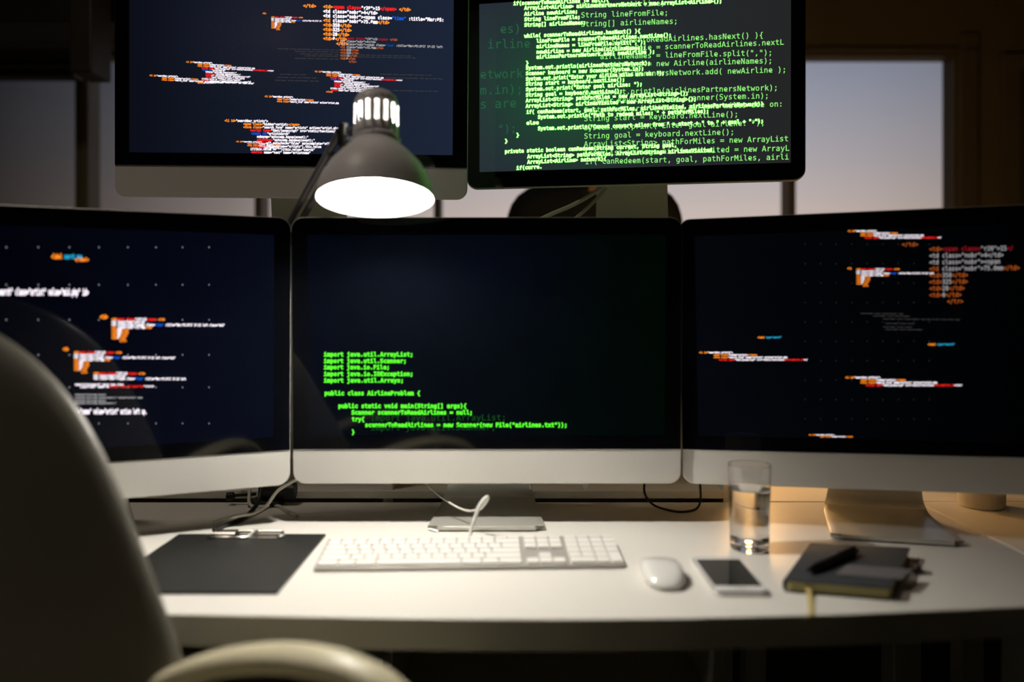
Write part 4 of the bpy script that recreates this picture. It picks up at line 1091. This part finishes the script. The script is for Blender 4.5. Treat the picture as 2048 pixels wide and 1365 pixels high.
# ================================================================== person standing behind the desks
def skin_mesh(name, joints, edges, m, parent=None, root=0, sub=2):
    """joints: (x, y, z, rx, ry)"""
    me = bpy.data.meshes.new(name)
    me.from_pydata([j[:3] for j in joints], edges, [])
    o = bpy.data.objects.new(name, me); COL.objects.link(o)
    md = o.modifiers.new('skin', 'SKIN'); md.use_smooth_shade = True
    if not me.skin_vertices: me.skin_vertices.new()
    for i, j in enumerate(joints):
        sv = me.skin_vertices[0].data[i]
        sv.radius = (j[3], j[4] if len(j) > 4 else j[3]); sv.use_root = (i == root)
    s = o.modifiers.new('sub', 'SUBSURF'); s.levels = sub; s.render_levels = sub
    # settle into one plain mesh
    dg = bpy.context.evaluated_depsgraph_get()
    nm = bpy.data.meshes.new_from_object(o.evaluated_get(dg))
    o.modifiers.clear(); o.data = nm
    nm.materials.clear(); nm.materials.append(m)
    nm.shade_smooth()
    if parent is not None: o.parent = parent
    return o
def person():
    J = [(0, 0, .96, .15, .11), (0, 0, 1.12, .135, .10), (0, 0, 1.30, .155, .11), (0, .01, 1.42, .13, .09), (0, .005, 1.50, .055, .06), (0, -.01, 1.57, .055, .06)]
    E = [(0,1),(1,2),(2,3),(3,4),(4,5)]
    J += [(0, -.012, 1.62, .070, .085), (0, -.008, 1.69, .078, .095), (0, -.002, 1.745, .055, .07)]
    E += [(5,6),(6,7),(7,8)]
    for s in (-1, 1):
        b = len(J)
        J += [(s*.155, .01, 1.42, .045), (s*.21, .02, 1.26, .040), (s*.235, .02, 1.11, .042), (s*.235, -.03, .98, .034), (s*.232, -.06, .87, .026), (s*.230, -.075, .81, .032, .018)]
        E += [(3,b),(b,b+1),(b+1,b+2),(b+2,b+3),(b+3,b+4),(b+4,b+5)]
        h = b + 5
        for i, (dx_, dz, ln) in enumerate(((-.022, -.03, .066), (-.008, -.035, .074), (.008, -.034, .070), (.021, -.028, .056))):
            k = len(J)
            J += [(s*.230 + dx_*.35*0, -.075 + dx_, .81 + dz, .0085), (s*.230 - s*.006, -.078 + dx_*1.1, .81 + dz - ln*.5, .0080), (s*.230 - s*.018, -.080 + dx_*1.1, .81 + dz - ln, .007)]
            E += [(h,k),(k,k+1),(k+1,k+2)]
        k = len(J)
        J += [(s*.218, -.108, .815, .010), (s*.212, -.118, .782, .009), (s*.210, -.120, .758, .008)]
        E += [(b+4,k),(k,k+1),(k+1,k+2)]
        b = len(J)
        J += [(s*.09, 0, .88, .095), (s*.10, -.005, .68, .075), (s*.105, -.01, .50, .055), (s*.11, .01, .32, .05), (s*.112, .015, .09, .035), (s*.118, -.06, .04, .036, .03), (s*.125, -.14, .03, .032, .02)]
        E += [(0,b)] + [(b+i,b+i+1) for i in range(6)]
    body = skin_mesh('person', J, E, M_skin)
    # nose, mouth and eye sockets are worked into the one body surface
    for v in body.data.vertices:
        x, y, z = v.co
        if z > 1.58 and y < -.05:
            d = math.exp(-((x/.012)**2 + ((z - 1.655)/.022)**2)); v.co.y -= .022*d
            for s in (-1, 1):
                d = math.exp(-(((x - s*.031)/.015)**2 + ((z - 1.683)/.012)**2)); v.co.y += .008*d
            d = math.exp(-((x/.024)**2 + ((z - 1.618)/.006)**2)); v.co.y += .004*d
    for s in (-1, 1):
        MB().lathe([(.010*math.sin(PI*i/8), -.010*math.cos(PI*i/8)) for i in range(9)], 12, M=Matrix.Translation((s*.031, -.083, 1.683)), cap0=False, cap1=False).build('eye', M_white, body, smooth=180)
        MB().lathe([(.002, -.02), (.012, -.026), (.014, 0), (.010, .022), (.002, .024)], 12, M=Matrix.Translation((s*.083, .005, 1.672)) @ Matrix.Diagonal((.45, 1, 1, 1)), ).build('ear', M_skin, body, smooth=180)
    hr = MB().lathe([(.0, .112), (.045, .103), (.075, .075), (.088, .035), (.090, -.005), (.084, -.03)], 32, M=Matrix.Translation((0, .012, 1.692)) @ Matrix.Diagonal((.98, 1.14, 1, 1)), cap0=False, cap1=False)
    h_ = hr.build('hair', M_hair, body, smooth=180, solid=.008, soff=0)
    jm = h_.data
    for v in jm.vertices:
        if v.co.y < -.06 and v.co.z < 1.735: v.co.z = 1.735 + (v.co.z - 1.735)*.15
    # jacket over torso and arms, open at the neck
    K = [(0, 0, .84, .185, .14), (0, 0, 1.00, .18, .135), (0, 0, 1.20, .185, .13), (0, 0, 1.36, .19, .125), (0, .01, 1.445, .135, .105)]
    F = [(0,1),(1,2),(2,3),(3,4)]
    for s in (-1, 1):
        b = len(K)
        K += [(s*.170, .01, 1.440, .080, .085), (s*.207, .02, 1.375, .076), (s*.215, .02, 1.27, .062), (s*.232, .02, 1.11, .058), (s*.236, -.03, .98, .048), (s*.234, -.055, .885, .042)]
        F += [(4,b)] + [(b+i,b+i+1) for i in range(5)]
    jk = skin_mesh('jacket', K, F, M_jacket, body, root=1)
    jk['label'] = 'black jacket'
    MB().tube([(.088*math.cos(a)*.95, .02 + .082*math.sin(a), 1.475 + .03*math.sin(a)) for a in [-PI/2 + .28 + (2*PI - .56)*i/24 for i in range(25)]], .022, 10).build('collar', M_jacket, body, smooth=180)
    K = [(0, 0, .98, .165, .125), (0, 0, .90, .15, .12)]; F = [(0,1)]
    for s in (-1, 1):
        b = len(K)
        K += [(s*.095, 0, .82, .108), (s*.10, -.005, .66, .09), (s*.105, -.01, .50, .072), (s*.11, .01, .32, .066), (s*.112, .015, .12, .058)]
        F += [(1,b)] + [(b+i,b+i+1) for i in range(4)]
    skin_mesh('trousers', K, F, M_jeans, body, root=0)
    for s in (-1, 1):
        MB().rings([[(s*.12 + w*math.cos(a), -.05 + l*math.sin(a), z) for a in [2*PI*j/20 for j in range(20)]] for w, l, z in ((.048, .135, 0.001), (.05, .138, .025), (.044, .12, .06), (.04, .06, .09))]).build('shoe', M_black, body, smooth=50)
    return body
pr = person()
pr.location = (.250, 2.42, 0)
pr.rotation_euler = (0, 0, R(0))
tag(pr, 'person in a black jacket standing behind the desks before the window', 'person')
